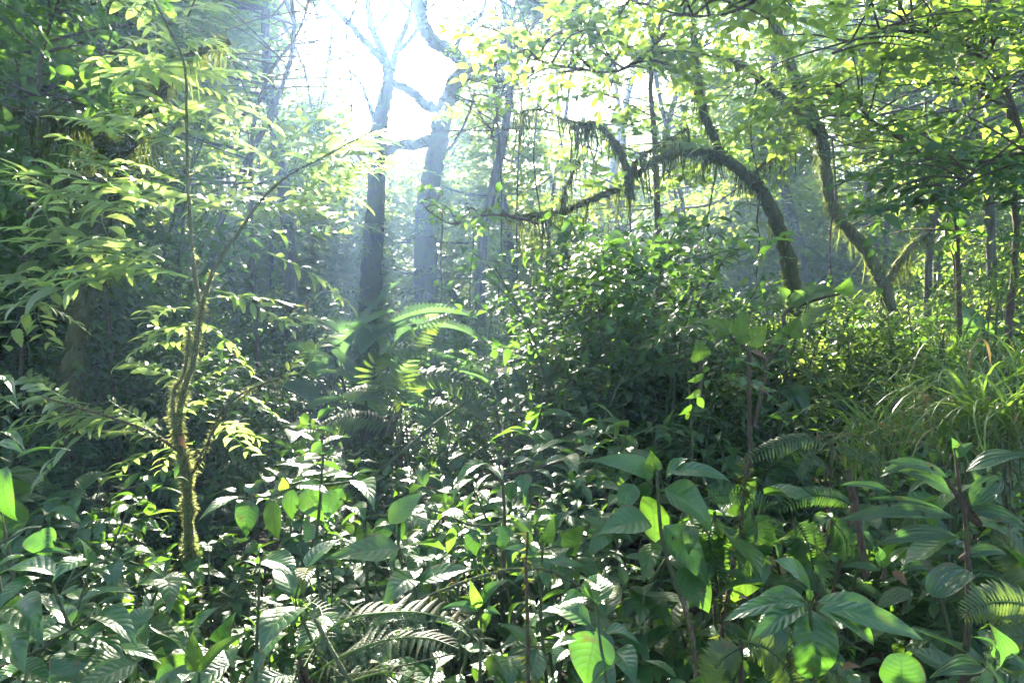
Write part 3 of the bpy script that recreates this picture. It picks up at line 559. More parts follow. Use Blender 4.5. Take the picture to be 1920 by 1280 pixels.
def hero_plant_(name, label, cat, c, Y, leaves, stems=(), mat='hero', stemmat='stem', shape='ovate', nv=13, stemw=7, group=None, lying=False, **kw):
    f = crop(*c) if c else (lambda x, y: (x, y)); k = 2.977 if c else 1.
    x0, y0 = f(*(stems[0][0] if stems else leaves[0][0])); b = at(x0, y0, Y); t = thing(name, (b[0], b[1], gz(b[0], b[1])), label, cat, group)
    g_ = G()
    for s in stems:
        P = smooth([at(*f(*p[:2]), Y+(p[2] if len(p) > 2 else 0)) for p in s], 6); sw = stemw/2/FPX*Y
        tube(g_, P, np.array([sw, sw*.55]), 7, .05)
        if s is stems[0]:                              # down to the soil
            q = P[0]; e = np.array([q[0]+rng.normal(0, .08), q[1]+rng.uniform(.05, .2), gz(q[0], q[1])-.05])
            if q[2] > e[2]+.1: tube(g_, smooth([e, (e+q)/2+[.03, .02, 0], q], 5), np.array([sw*1.2, sw]), 7, .05)
    if g_.n: g_.build('stem', M[stemmat], t)
    for L in leaves:
        b_, e_, wd = L[:3]; o = dict(kw); o.update(L[3] if len(L) > 3 else {})
        o.setdefault('mat', mat); o.setdefault('shape', shape); o.setdefault('nv', nv); o.setdefault('dY', rng.uniform(-.06, .02)); dy0 = o.pop('y', rng.uniform(-.04, .04)); o['lie'] = o.get('lie', lying and 'nrm' not in o)
        hleaf(t, f(*b_), f(*e_), wd/k, Y=Y+dy0, **o)
    return t
HANG = dict(nrm=(0, -1, .35)); Yl = dict(mat='heroy')
cBL, cBC, cBR, cMR, cML = (0, 850), (560, 850), (1280, 850), (1280, 430), (0, 430)
hero_plant('broadleaf_plant', 'large leaved sunlit plant filling the bottom left corner', 'plant', cBL, 1.35, LY, [
    ((320, 690), (-30, 700), 120), ((235, 690), (-20, 880), 110), ((495, 590), (290, 720), 90), ((70, 850), (245, 1075), 150), ((415, 1000), (700, 1150), 140), ((530, 890), (770, 1085), 120),
    ((440, 1090), (380, 1245), 190, dict(shape='round')), ((-10, 960), (140, 1230), 170), ((430, 835), (765, 775), 70), ((310, 800), (560, 765), 60), ((700, 1130), (450, 1240), 110), ((60, 1200), (290, 1290), 130),
    ((150, 570), (-30, 640), 60), ((140, 1180), (-30, 1290), 120), ((600, 1100), (900, 1170), 90, dict(y=.15)), ((400, 960), (280, 860), 90, dict(y=.05)), ((760, 960), (860, 850), 90, dict(y=.3))],
    [[(120, 1290), (250, 1080), (400, 980), (530, 890)], [(250, 1080), (0, 1190)], [(400, 980), (300, 750), (320, 680)], [(530, 890), (620, 1000), (700, 1120)]])
hero_plant('broadleaf_plant', 'plant with large drooping leaves at left edge', 'plant', cBL, 1.7, [
    ((40, 55), (110, 385), 155, HANG), ((230, 415), (285, 585), 175, HANG), ((150, 560), (430, 575), 50), ((-10, -60), (140, 10), 60), ((-20, 300), (-10, 560), 120, HANG), ((150, 420), (20, 560), 60)],
    [[(-40, 520), (60, 470), (150, 420), (235, 410)], [(-20, 20), (60, 50)], [(-40, 520), (-30, 200), (-20, 20)]])
hero_plant('long_leaf_shrub', 'shrub with narrow spreading leaves left of the mossy sapling', 'shrub', cML, 1.9, LY, [
    ((-20, 1160), (145, 1245), 50), ((70, 1290), (400, 1235), 80), ((-20, 950), (110, 1010), 50), ((-40, 860), (90, 960), 50), ((-10, 1060), (60, 1090), 30)], [[(-60, 1290), (-30, 1160), (-20, 950)]])
hero_plant('pepper_shrub', 'shrub with arching twig of drooping veined leaves right of the sapling', 'shrub', cBL, 2.0, LY, [
    ((1350, 240), (1100, 385), 65), ((1400, 250), (1375, 468), 130, HANG), ((1530, 245), (1560, 488), 115, dict(nrm=(0, -1, .35), mat='heroy')), ((1640, 190), (1635, 372), 90, HANG), ((1850, 190), (1828, 372), 95, HANG), ((1650, 180), (1850, 235), 70),
    ((1320, 215), (1230, 205), 40), ((1400, 230), (1440, 170), 60), ((1760, 60), (1640, 160), 50, Yl), ((1800, 20), (1650, 60), 50, Yl), ((1790, 10), (1920, 60), 60), ((1790, -40), (1960, -90), 60), ((1780, -60), (1620, -100), 70, Yl),
    ((1700, 190), (1810, 380), 130, dict(nrm=(0, -1, .3), y=.05)), ((1780, 400), (1700, 500), 120, dict(nrm=(0, -1, .3), y=.12))],
    [[(1755, 560), (1770, 420), (1785, 280), (1795, 120), (1805, -20), (1790, -100)], [(1795, 160), (1740, 150), (1600, 205), (1500, 240), (1330, 250)]], nv=10)
hero_plant('sprout_plant', 'upright plant with pointed twisting leaves at bottom left of centre', 'plant', cBL, 1.45, LY, [
    ((1700, 650), (1905, 475), 90), ((1480, 590), (1665, 690), 130), ((1650, 805), (1530, 620), 120), ((1725, 640), (1695, 800), 80, Yl), ((1690, 860), (1450, 1120), 170), ((1600, 1000), (1410, 1245), 95),
    ((1820, 950), (1650, 1100), 110, dict(y=.1)), ((1800, 900), (1900, 1000), 80, dict(y=.1))], [[(1900, 1240), (1780, 1120), (1690, 920), (1650, 805), (1700, 650)]], nv=12)
hero_plant('sprout_plant', 'pair of bright yellow green young leaves low left, below the sapling', 'plant', cBL, 1.4, [
    ((1115, 1225), (1075, 985), 115, dict(nrm=(0, -1, .4), mat='heroy')), ((1120, 1220), (1405, 985), 95, Yl), ((1075, 1000), (1235, 850), 85, dict(y=.1)), ((1240, 1065), (1320, 880), 110, dict(nrm=(0, -1, .3), y=.15)), ((1110, 1200), (1030, 1130), 50, Yl), ((980, 1200), (860, 1290), 100), ((1060, 1230), (1000, 1300), 90)],
    [[(1100, 1340), (1112, 1225)]])
hero_plant('budding_stalk', 'thin green stalk topped by a curled bud left of centre', 'stalk', cBL, 1.4, [((1445, 910), (1390, 880), 40, Yl), ((1450, 900), (1495, 870), 40, Yl), ((1450, 620), (1440, 590), 30, Yl), ((1450, 640), (1425, 690), 24, Yl), ((1455, 640), (1470, 700), 24, Yl)], [[(1425, 1290), (1432, 1100), (1440, 900), (1448, 720), (1452, 600)]], stemw=7)
hero_plant('pepper_shrub', 'shrub of quilted hanging leaves in front of the banana clump', 'shrub', cBC, 2.1, LY, [
    ((500, 358), (445, 512), 105, HANG), ((600, 330), (712, 442), 95), ((385, 368), (375, 608), 85, dict(nrm=(0, -1, .3), mat='heroy')), ((290, 300), (370, 375), 90), ((330, 160), (425, 325), 90), ((250, 185), (162, 372), 90, HANG), ((570, 365), (585, 492), 52, HANG),
    ((690, 578), (608, 702), 72), ((680, 570), (550, 520), 42), ((960, 412), (990, 575), 92, HANG), ((865, 400), (830, 555), 58, dict(nrm=(0, -1, .3), mat='heroy')), ((1120, 395), (1145, 545), 115, HANG), ((640, 300), (480, 340), 60), ((620, 320), (740, 335), 50), ((750, 370), (700, 470), 70),
    ((800, 330), (940, 380), 90), ((300, 130), (450, 100), 60), ((300, 130), (180, 150), 60), ((600, 480), (700, 420), 50, Yl), ((300, 310), (220, 330), 50), ((820, 580), (760, 600), 60), ((700, 590), (770, 610), 60), ((860, 640), (850, 700), 70)],
    [[(380, 700), (380, 500), (378, 360), (560, 350), (640, 300), (800, 330), (960, 400), (1120, 395)], [(0, 185), (200, 170), (330, 150)], [(560, 350), (570, 600), (690, 580)]], nv=10)
hero_plant('pepper_shrub', 'shrub with silvery veined leaves on a thin dark stem in the centre', 'shrub', cBC, 2.3, LY, [
    ((1060, 65), (860, 190), 65), ((1050, 75), (1142, 155), 75), ((1262, 112), (1265, 242), 88, HANG), ((1290, 105), (1440, 185), 38), ((1190, 150), (1180, 262), 82, HANG), ((960, 160), (860, 275), 55), ((780, 210), (870, 240), 50), ((1000, 210), (1060, 300), 60), ((1140, 90), (1100, 130), 60),
    ((1480, 20), (1560, 120), 80), ((1370, 70), (1530, 20), 55), ((1650, 50), (1500, 110), 70), ((1640, 10), (1540, -30), 70), ((1540, -60), (1300, 30), 50), ((940, 0), (840, 50), 40), ((1300, 0), (1460, -40), 60), ((1200, 60), (1330, 50), 60), ((1130, 200), (1010, 190), 60), ((1800, 240), (1720, 300), 60), ((1810, 240), (1820, 330), 50)],
    [[(1140, 650), (1150, 400), (1138, 160), (1120, 60), (1180, -60)], [(1138, 170), (1050, 75), (960, 60)], [(1130, 120), (1270, 100), (1400, 60), (1640, 20)]], stemmat='twig', nv=11)
hero_plant('sprout_plant', 'young shoot with yellow green tip above the bright fern', 'plant', cBC, 1.7, [
    ((1010, 860), (955, 700), 62, dict(mat='heroy', nrm=(0, -1, .3))), ((1020, 850), (1185, 700), 85), ((1005, 880), (790, 868), 62), ((1020, 990), (1118, 828), 62, Yl), ((1000, 870), (880, 800), 50, Yl), ((1030, 870), (1130, 900), 50)], [[(1010, 1290), (1018, 1000), (1012, 860)]])
hero_plant('sprout_plant', 'small upright shoot beside the dry bare stick', 'plant', cBC, 1.9, [
    ((1362, 500), (1425, 330), 82, dict(nrm=(0, -1, .3))), ((1370, 480), (1512, 430), 34, Yl), ((1310, 505), (1160, 358), 52, Yl), ((1360, 590), (1392, 765), 85, HANG), ((1340, 560), (1140, 530), 70), ((1370, 520), (1330, 440), 50, Yl), ((1380, 600), (1620, 640), 50), ((1350, 640), (1200, 720), 70)], [[(1350, 900), (1355, 650), (1365, 490)]])
hero_plant('broadleaf_plant', 'sunlit plant with big white shining leaves at bottom centre', 'plant', cBC, 1.35, LY, [
    ((1665, 975), (1600, 1300), 260, dict(nrm=(0, -.4, 1))), ((1640, 962), (1355, 882), 115), ((1610, 800), (1440, 855), 75), ((1665, 845), (1670, 668), 140), ((1672, 850), (1785, 735), 95, Yl), ((1700, 1000), (1900, 1060), 80, dict(y=.2)), ((1560, 1040), (1410, 1090), 60), ((1500, 1090), (1420, 1180), 90, dict(y=.1)),
    ((1640, 820), (1600, 700), 70, Yl), ((1760, 1100), (1880, 1290), 120, dict(y=.15)), ((1740, 1180), (1640, 1290), 60)], [[(1720, 1300), (1690, 1100), (1672, 960), (1660, 830)]], nv=12)
hero_plant('broadleaf_plant', 'tall plant with big insect bitten leaves right of centre', 'plant', None, 1.9, [
    ((1230, 890), (1105, 862), 46), ((1245, 885), (1372, 905), 40), ((1240, 915), (1335, 1002), 78), ((1220, 975), (1118, 1003), 62), ((1225, 885), (1220, 843), 32, dict(mat='heroy', nrm=(0, -1, .2))), ((1190, 905), (1165, 965), 40), ((1240, 980), (1330, 1100), 60, dict(y=.1)), ((1260, 1020), (1350, 1060), 70, dict(y=.15)), ((1270, 1060), (1330, 1150), 80, dict(y=.1)), ((1250, 900), (1300, 860), 34)],
    [[(1310, 1275), (1290, 1160), (1262, 1080), (1240, 1000), (1232, 890), (1226, 865)]], stemw=10, nv=12, mat='hero')
hero_plant('wet_leaf_plant', 'dark wet leaved rosette plant in the bottom right shade', 'plant', cBR, 1.3, [
    ((700, 820), (515, 595), 150), ((690, 825), (430, 790), 85), ((680, 835), (365, 905), 80), ((690, 840), (378, 1055), 115), ((705, 850), (685, 1250), 200, dict(nrm=(0, -1, .5), dr=1.6)), ((730, 830), (1150, 915), 140), ((740, 850), (1345, 1040), 150), ((680, 850), (230, 935), 100), ((705, 820), (700, 750), 40, dict(mat='heroy', nrm=(0, -1, .2))), ((740, 870), (1070, 1080), 130)],
    [[(740, 1290), (720, 1000), (706, 830)]], nv=12, stemw=10, shape='lance')
hero_plant('ribbed_leaf_shrub', 'shrub with long ribbed leaves on dark stems at right edge', 'shrub', cBR, 1.6, [
    ((1490, 140), (1130, 48), 90), ((1510, 255), (1200, 98), 120), ((1600, 300), (1780, 130), 130), ((1570, 110), (1930, 10), 120), ((1590, 310), (1930, 440), 110), ((1545, 370), (860, 382), 100), ((1480, 330), (1010, 255), 46), ((1545, 465), (1088, 508), 105), ((1180, 225), (880, 178), 70), ((1300, 60), (1100, 130), 60), ((1520, 30), (1500, -90), 60, dict(nrm=(0, -1, .2))), ((1530, 30), (1620, -60), 50),
    ((1680, 400), (1905, 400), 60), ((1540, 590), (1815, 568), 75), ((1590, 645), (1395, 800), 185, dict(shape='round')), ((1410, 650), (1205, 655), 65), ((1115, 655), (885, 630), 55), ((1285, 770), (1080, 865), 90), ((1100, 640), (1060, 500), 80), ((1120, 640), (1260, 520), 50, Yl), ((1000, 430), (1060, 560), 80)],
    [[(1600, 900), (1590, 560), (1575, 330), (1545, 200), (1522, -30)], [(1575, 330), (1665, 400), (1600, 300)], [(1560, 270), (1470, 140)], [(1575, 330), (1690, 130)], [(1120, 700), (1130, 640)], [(1590, 560), (1545, 590)]], mat='par', stemmat='twig', shape='lance', nv=5, quilt=.0, stemw=12)
hero_plant('round_leaf_plant', 'round pleated leaf lying low at the bottom right', 'plant', cBR, 1.15, [((1215, 1330), (1215, 1110), 320, dict(shape='round', nrm=(0, -.8, .8), dr=.5))], [[(1215, 1400), (1215, 1330)]], nv=9)
hero_plant('broadleaf_plant', 'smooth bright green seedling in the bottom right corner', 'plant', cBR, 1.15, [
    ((1690, 1190), (1375, 1252), 125), ((1740, 1150), (1710, 945), 155, dict(nrm=(0, -1, .3))), ((1745, 1150), (1885, 1060), 65), ((1750, 1180), (1790, 1340), 170, dict(nrm=(0, -1, .6))), ((1730, 1140), (1600, 1020), 50), ((1770, 1180), (1960, 1230), 130)], [[(1745, 1400), (1742, 1150)]], mat='par', nv=5, shape='ovate', quilt=0.)
hero_plant('broadleaf_plant', 'small pale leaved seedling at bottom, left of the wet rosette', 'plant', cBR, 1.3, [((130, 1300), (245, 1200), 90), ((120, 1290), (30, 1270), 60)], [[(130, 1400), (128, 1300)]], mat='heroy')
hero_plant('large_leaf_shrub', 'dark shrub with backlit green veined leaves right of centre', 'shrub', cMR, 3.3, [
    ((300, 605), (325, 440), 105, dict(nrm=(0, -1, .2))), ((265, 590), (150, 482), 95, dict(nrm=(0, -1, .2))), ((360, 650), (472, 525), 110, dict(nrm=(0, -1, .2))), ((335, 645), (320, 555), 90, dict(nrm=(0, -1, .2))), ((580, 600), (650, 482), 115, dict(nrm=(0, -1, .2))), ((590, 612), (470, 630), 75, dict(nrm=(0, -1, .3))), ((620, 590), (860, 425), 75),
    ((265, 600), (15, 510), 55), ((880, 362), (935, 265), 105, dict(nrm=(0, -1, .2))), ((860, 350), (600, 462), 65), ((98, 735), (70, 612), 115, dict(nrm=(0, -1, .2))), ((560, 470), (390, 432), 60), ((570, 400), (520, 318), 75, dict(nrm=(0, -1, .2))), ((580, 450), (850, 335), 90), ((700, 420), (620, 340), 80), ((500, 540), (430, 490), 80), ((300, 450), (160, 360), 50), ((1095, 370), (1060, 320), 70), ((270, 600), (160, 620), 70)],
    [[(380, 1280), (372, 900), (376, 700), (340, 650), (280, 610), (262, 590)], [(400, 1100), (460, 830), (465, 730), (530, 670), (590, 610), (640, 560)], [(465, 730), (400, 690), (345, 650)], [(590, 610), (570, 470), (720, 400), (880, 360)], [(100, 1000), (98, 735)]], mat='heroy', stemmat='twig', shape='ovate', nv=8, stemw=9, serr=.04)
hero_plant('fallen_leaf', 'brown dead leaf caught in the dark shrub right of centre', 'leaf', cMR, 3.1, [((375, 675), (482, 735), 40)], mat='dead')
hero_plant('fallen_leaf', 'reddish dead leaf hanging under the dark shrub right of centre', 'leaf', cMR, 3.1, [((400, 868), (485, 925), 48)], mat='dead')
hero_plant('fallen_leaf', 'orange dead leaf lodged in the fork of the mossy sapling', 'leaf', cML, 2.95, [((1015, 1140), (1045, 1225), 42, HANG)], mat='dead')
hero_plant('fallen_leaf', 'orange dead leaf on dark ground at bottom right', 'leaf', cBR, 1.5, [((890, 1200), (1000, 1190), 50)], mat='dead')
hero_plant('fallen_leaf', 'curled tan dead leaf among ribbed leaves at right', 'leaf', cBR, 1.55, [((1165, 655), (1250, 740), 45, HANG)], mat='dead')
hero_plant('fallen_leaf', 'pale brown dead leaf low in front of the ferns', 'leaf', cBR, 1.6, [((310, 805), (370, 812), 30)], mat='dead')
hero_plant('fallen_leaf', 'withered dangling leaf left of the light shaft', 'leaf', cML, 3., [((1728, 385), (1718, 490), 16, HANG)], mat='dead')

def stick(name, label, pts, w0, w1, mat='twig', fuzz=0, cat='stick', hang=0):
    b = at(*pts[0]); t = thing(name, (b[0], b[1], b[2]), label, cat); P, r = limb(pts, w0, w1, n=8); g_ = G(); tube(g_, P, r, 7, .08); g_.build('stem', M[mat], t)
    if fuzz: gm_ = G(); moss_on(gm_, P, r, fuzz, hang, .02, .06, .12); gm_.build('moss', M['moss'], t)
    return t
stick('bare_stick', 'dry upright stick in the foreground right of the bright fern', [(990, 1420, 1.5), (990, 1280, 1.5), (988, 1120, 1.5), (986, 1060, 1.5), (989, 998, 1.5)], 9, 5, fuzz=250)
stick('arching_stem', 'arching mossy stem lying across the centre foreground', [(720, 1150, 1.7), (815, 1112, 1.7), (895, 1082, 1.72), (960, 1067, 1.75), (1030, 1070, 1.8), (1092, 1100, 1.85)], 6, 5, 'stem', 160)
stick('arching_stem', 'bent stem crossing the bottom left of centre', [(590, 1160, 1.35), (640, 1250, 1.3), (665, 1290, 1.3), (690, 1330, 1.3)], 8, 9, 'stem')
stick('arching_stem', 'straight fallen twig under the bright fern', [(620, 1270, 1.4), (740, 1250, 1.4), (850, 1225, 1.45)], 4, 3, 'stem')
stick('mossy_stick', 'upright stick with yellow moss in the dark right foreground', [(1340, 1290, 2.0), (1370, 1080, 2.0), (1388, 1000, 2.0), (1395, 920, 2.0), (1402, 850, 2.0)], 10, 6, fuzz=500)
stick('mossy_stick', 'leaning broken stem in the dark undergrowth at right', [(1625, 1080, 1.9), (1612, 1000, 1.9), (1600, 930, 1.9), (1588, 885, 1.9)], 13, 14)
stick('mossy_stick', 'slanting mossy stem at bottom right of centre', [(1310, 1320, 1.5), (1300, 1200, 1.6), (1280, 1120, 1.7)], 11, 8, fuzz=200)
stick('arching_stem', 'long thin slanting stem below the banana clump', [(690, 900, 4.), (750, 850, 4.2), (820, 790, 4.5), (880, 750, 4.8)], 7, 4, 'stem')

# ================================================================== FERNS
def frond(g_, P, hw, n=26, bip=True, Nn=None, sweep=.35, taper=True, droopy=.35):
    """rachis path P with rows of pinnae, hw = half width in metres"""
    tube(g_, P, np.array([.0028, .001]), 4, rr=.6); T, A, B = frames(P); m = len(P)
    tt = np.linspace(.08, .99, n); k = np.minimum((tt*(m-1)).astype(int), m-1); Pp = np.stack([np.interp(tt*(m-1), np.arange(m), P[:, i]) for i in range(3)], -1)
    T = T[k]; Nn = unit(np.array([0, -.3, 1.]) if Nn is None else np.array(Nn)); Nr = unit(Nn-(T@Nn)[:, None]*T); Sd = np.cross(T, Nr)
    ln = hw*(np.sin(np.pi*np.clip(tt*.88+.12, 0, 1))**.7 if taper else 1)*rng.uniform(.92, 1.05, n)
    for sg in (-1, 1):
        D = unit(Sd*sg+T*sweep-Nr*.12)
        place(g_, PINNA if bip else PINNA1, Pp, D, Nr+rng.normal(0, .08, Nr.shape), ln)
def pinna(n=13, pl=.105, seed=0, dr=.4):
    t = np.linspace(.06, 1, n); g_ = G(); y = t*np.cos(dr*t*.5); z = -np.sin(dr*t*.6)*t*.6; P = np.stack([0*t, y, z], -1)
    tube(g_, P, np.array([.01, .004]), 3)
    for sg in (-1, 1): place(g_, [leaf('lance', 2, 1, .42, .5, 0, pet=0)], P, unit(np.stack([sg*np.ones(n), .45+0*t, -.1+0*t], -1)), np.tile(UP, (n, 1)), pl*(1-.8*t**1.8)+.02)
    return np.concatenate(g_.v), np.concatenate(g_.f), np.concatenate(g_.uv), np.concatenate(g_.r)*0
PINNA = [pinna(dr=d) for d in (.3, .7, 1.0)]; PINNA1 = [leaf('lance', 10, 2, .15, d, .2, serr=.12, pet=0) for d in (.4, .8, 1.1)]
def fern_px(label, fr, Y, mat='fern', bip=True, moss=False, group=None):
    b = at(fr[0][0][0][0], fr[0][0][0][1], Y); t = thing('fern', (b[0], b[1], gz(b[0], b[1])), label, 'fern', group)
    for pts, hw, N_ in fr:
        g_ = G(); P = smooth([at(p[0], p[1], Y+(p[2] if len(p) > 2 else 0)) for p in pts], 8); frond(g_, P, hw/FPX*Y, 21 if bip else 26, bip, N_); g_.build('frond', M[mat], t)
    gs_ = G()
    for pts, hw, N_ in fr:
        q = at(pts[0][0], pts[0][1], Y); e = np.array([b[0]*.6+q[0]*.4, q[1]+.15, gz(b[0], q[1])-.03])
        if q[2] > e[2]: tube(gs_, smooth([e, (e+q)/2+[.04, .05, .03], q], 5), np.array([.006, .005]), 5)
    if gs_.n: gs_.build('stem', M['twig'], t)
    return t
fern_px('brilliantly sunlit lacy fern at the bottom centre', [
    ([(560, 1230), (640, 1165), (720, 1148), (800, 1150), (880, 1180), (955, 1265, -.1)], 75, (0, -.3, 1)), ([(580, 1270), (640, 1230, -.05), (720, 1200, -.05), (800, 1195, -.1), (860, 1215, -.15)], 65, (0, -.3, 1)), ([(560, 1260), (540, 1290), (500, 1310, -.1)], 40, (0, -.6, 1)), ([(570, 1250), (600, 1190, .1), (600, 1140, .2), (560, 1120, .25)], 36, (0, -.6, 1)), ([(620, 1290), (720, 1260, -.1), (800, 1280, -.2)], 40, (0, -.6, 1))], 1.4)
fern_px('dark feathery fern hanging in the right foreground shade', [
    ([(1411, 957), (1420, 1000), (1405, 1040), (1388, 1070, -.1)], 58, (0, -1, .4)), ([(1490, 970), (1515, 1020), (1525, 1070), (1530, 1110, -.1)], 60, (0, -1, .4)), ([(1600, 945), (1560, 930), (1510, 930), (1455, 962)], 26, (0, -.9, .6)), ([(1320, 935), (1360, 925), (1410, 930), (1460, 955)], 28, (0, -.8, .6)), ([(1340, 960), (1330, 1010), (1340, 1060), (1350, 1110, -.1)], 50, (0, -1, .4)), ([(1560, 975), (1585, 1010), (1590, 1060)], 34, (0, -1, .4))], 2.0, bip=False, mat='dark')
fern_px('dark low fern at the bottom below the wet rosette', [([(1390, 1200), (1440, 1215), (1480, 1260), (1490, 1310)], 55, (0, -1, .7)), ([(1390, 1210), (1350, 1240), (1330, 1300)], 45, (0, -1, .7)), ([(1480, 1225), (1540, 1240), (1590, 1290)], 45, (0, -1, .7))], 1.4, bip=False)
fern_px('pale sunlit fern leaning in at the right edge', [([(1960, 1100), (1920, 1060), (1890, 1020), (1870, 990)], 50, (0, -1, .5)), ([(1960, 1120), (1910, 1110), (1860, 1080)], 40, (0, -1, .5))], 1.9, bip=False)
fern_px('dark fern with parallel leaflets low at the right edge', [([(1960, 1150), (1910, 1130), (1850, 1130), (1800, 1160)], 50, (0, -1, .6)), ([(1980, 1200), (1920, 1190), (1850, 1210)], 45, (0, -1, .6)), ([(1960, 1180), (1900, 1230), (1860, 1270)], 45, (0, -1, .6))], 1.35, bip=False)
fern_px('small sunlit fern below the large leaved shrub', [([(1560, 830), (1500, 822), (1440, 840), (1380, 870)], 30, (0, -.7, 1)), ([(1560, 840), (1620, 850), (1680, 880)], 28, (0, -.7, 1)), ([(1550, 870), (1520, 860), (1500, 890)], 22, (0, -.7, 1))], 2.8, bip=False)

fern_px('pale arching fern fronds beside the banana leaves', [([(740, 760), (700, 700), (730, 655), (800, 655), (870, 690)], 45, (0, -.4, 1)), ([(760, 780), (770, 720), (820, 700), (880, 720), (920, 770)], 48, (0, -.5, 1)), ([(740, 790), (720, 740), (670, 730), (620, 760)], 42, (0, -.4, 1)), ([(750, 790), (800, 760), (860, 770), (910, 810)], 44, (0, -.5, 1)), ([(740, 800), (680, 780), (620, 790), (570, 820)], 44, (0, -.5, 1)), ([(750, 770), (760, 690), (790, 620), (850, 585)], 40, (0, -.6, 1))], 4.9, bip=False)
# ================================================================== BANANA-LIKE CLUMP
ban = thing('banana_plant', (at(700, 800, 6.5)[0], 6.5, 0), 'clump of huge arching banana leaves lit by the light shaft', 'banana plant')
BL = [((655, 640), (590, 690), (860, 590), 6.4, 70, .9), ((600, 690), (560, 640), (715, 520), 6.8, 34, .5), ((590, 650), (590, 650), (705, 575), 6.6, 60, .4), ((640, 660), (640, 660), (745, 600), 6.2, 70, .7), ((700, 640), (700, 640), (870, 640), 6.3, 60, 1.2),
      ((760, 660), (760, 660), (850, 705), 6.0, 62, 1.0), ((670, 660), (670, 660), (775, 690), 5.8, 50, 1.0), ((625, 720), (600, 720), (585, 650), 5.9, 62, .5), ((690, 780), (690, 780), (545, 760), 5.4, 60, 1.0), ((650, 730), (650, 730), (795, 780), 5.0, 62, 1.2), ((725, 745), (725, 745), (830, 742), 5.2, 46, 1.2),
      ((560, 700), (560, 700), (500, 640), 6.2, 80, .6), ((770, 800), (770, 800), (870, 780), 5.4, 70, 1.1), ((780, 620), (700, 620), (800, 565), 7., 50, 1.1), ((740, 700), (740, 700), (810, 640), 6.4, 60, .7), ((820, 690), (820, 690), (905, 760), 5.6, 60, 1.0), ((640, 650), (640, 650), (530, 600), 6.8, 60, .8), ((560, 760), (560, 760), (440, 720), 5.6, 60, .9)]
BL += [((700, 750), 0, (790, 840), 5.4, 64, 1.2), ((660, 740), 0, (560, 690), 5.9, 60, .8), ((720, 720), 0, (830, 660), 6.3, 60, 1.0), ((700, 700), 0, (640, 600), 6.5, 52, .6)]
gs_ = G()
for (b, _, e, Y, wd, dr) in BL:
    b = (b[0]+35, b[1]+8); e = (e[0]+35, e[1]+8)
    hleaf(ban, b, e, wd*1.0, Y=Y, dY=rng.uniform(-.4, .3), mat='banana', shape='paddle', dr=dr, res=(64, 6), serr=.16, quilt=0, nv=40, nrm=(rng.uniform(-.3, .3), -.15, 1), fold=.5, pet=.04)
    q = at(b[0], b[1], Y); e2 = at(690, 820, 6.2); e2[2] = 0; tube(gs_, smooth([e2+rng.normal(0, .12, 3)*[1, 1, 0], (e2+q)/2+[0, 0, .15], q], 6), np.array([.022, .010]), 7)
gs_.build('stem', M['stem'], ban)

# ================================================================== GRASSES at right
def grass(cx, cy, Y, n, ll, label, wid=.02, group=None):
    b = at(cx, cy, Y); z = gz(b[0], b[1]); t = thing('grass_clump', (b[0], b[1], z), label, 'grass'); g_ = G(); a = rng.random(n)*2*np.pi
    n = int(n*.45); ll = ll*.62; a = a[:n]; d = np.stack([np.cos(a)*.9, np.sin(a)*.9, rng.uniform(.4, 1.4, n)], -1); pr = [leaf('blade', 9, 1, wid*1.2, dr, 0, pet=0) for dr in (1.3, 1.9, 2.5)]
    place(g_, pr, b+rng.normal(0, .05, (n, 3)), unit(d), np.tile(UP, (n, 1))+rng.normal(0, .2, (n, 3)), ll*rng.uniform(.5, 1.1, n)); g_.build('blades', M['grass'], t); g_ = G(); m2 = n//5; place(g_, pr, b+rng.normal(0, .06, (m2, 3)), unit(d[:m2]*[1, 1, .5]), np.tile(UP, (m2, 1))+rng.normal(0, .3, (m2, 3)), ll*rng.uniform(.4, .9, m2)); g_.build('dry_blades', M['straw'], t)
    gs = G()
    for k in range(5): tube(gs, smooth([(b[0]+rng.normal(0, .05), b[1]+rng.normal(0, .05), z-.05), (b[0]+rng.normal(0, .04), b[1], (z+b[2])/2), b+rng.normal(0, .02, 3)], 4), np.array([.006, .004]), 4)
    gs.build('stem', M['stem'], t)
for cx, cy, Y, n, ll, lab in [(1800, 830, 2.6, 260, .85, 'wide arching grass clump behind the ribbed leaf shrub'), (1660, 830, 3.0, 200, .8, 'fine grass clump left of the ribbed leaf shrub'), (1880, 800, 2.4, 220, .8, 'dense grass tuft at the right edge above the ribbed leaves'),
                              (1860, 560, 3.4, 90, .6, 'bamboo grass tuft high at the right edge'), (1770, 640, 3.6, 80, .6, 'bamboo grass tuft left of the highest one at right'), (1900, 690, 3.0, 90, .6, 'bamboo grass tuft halfway up the right edge'), (1700, 760, 3.8, 150, .7, 'small sunlit grass tuft near white shining leaves'), (1810, 730, 3.2, 80, .7, 'bright upright grass tuft among sunlit shrubs at right'), (1600, 870, 3.3, 120, .7, 'low shaded grass tuft beside the lacy ferns')]:
    grass(cx, cy, Y, n, ll, lab)

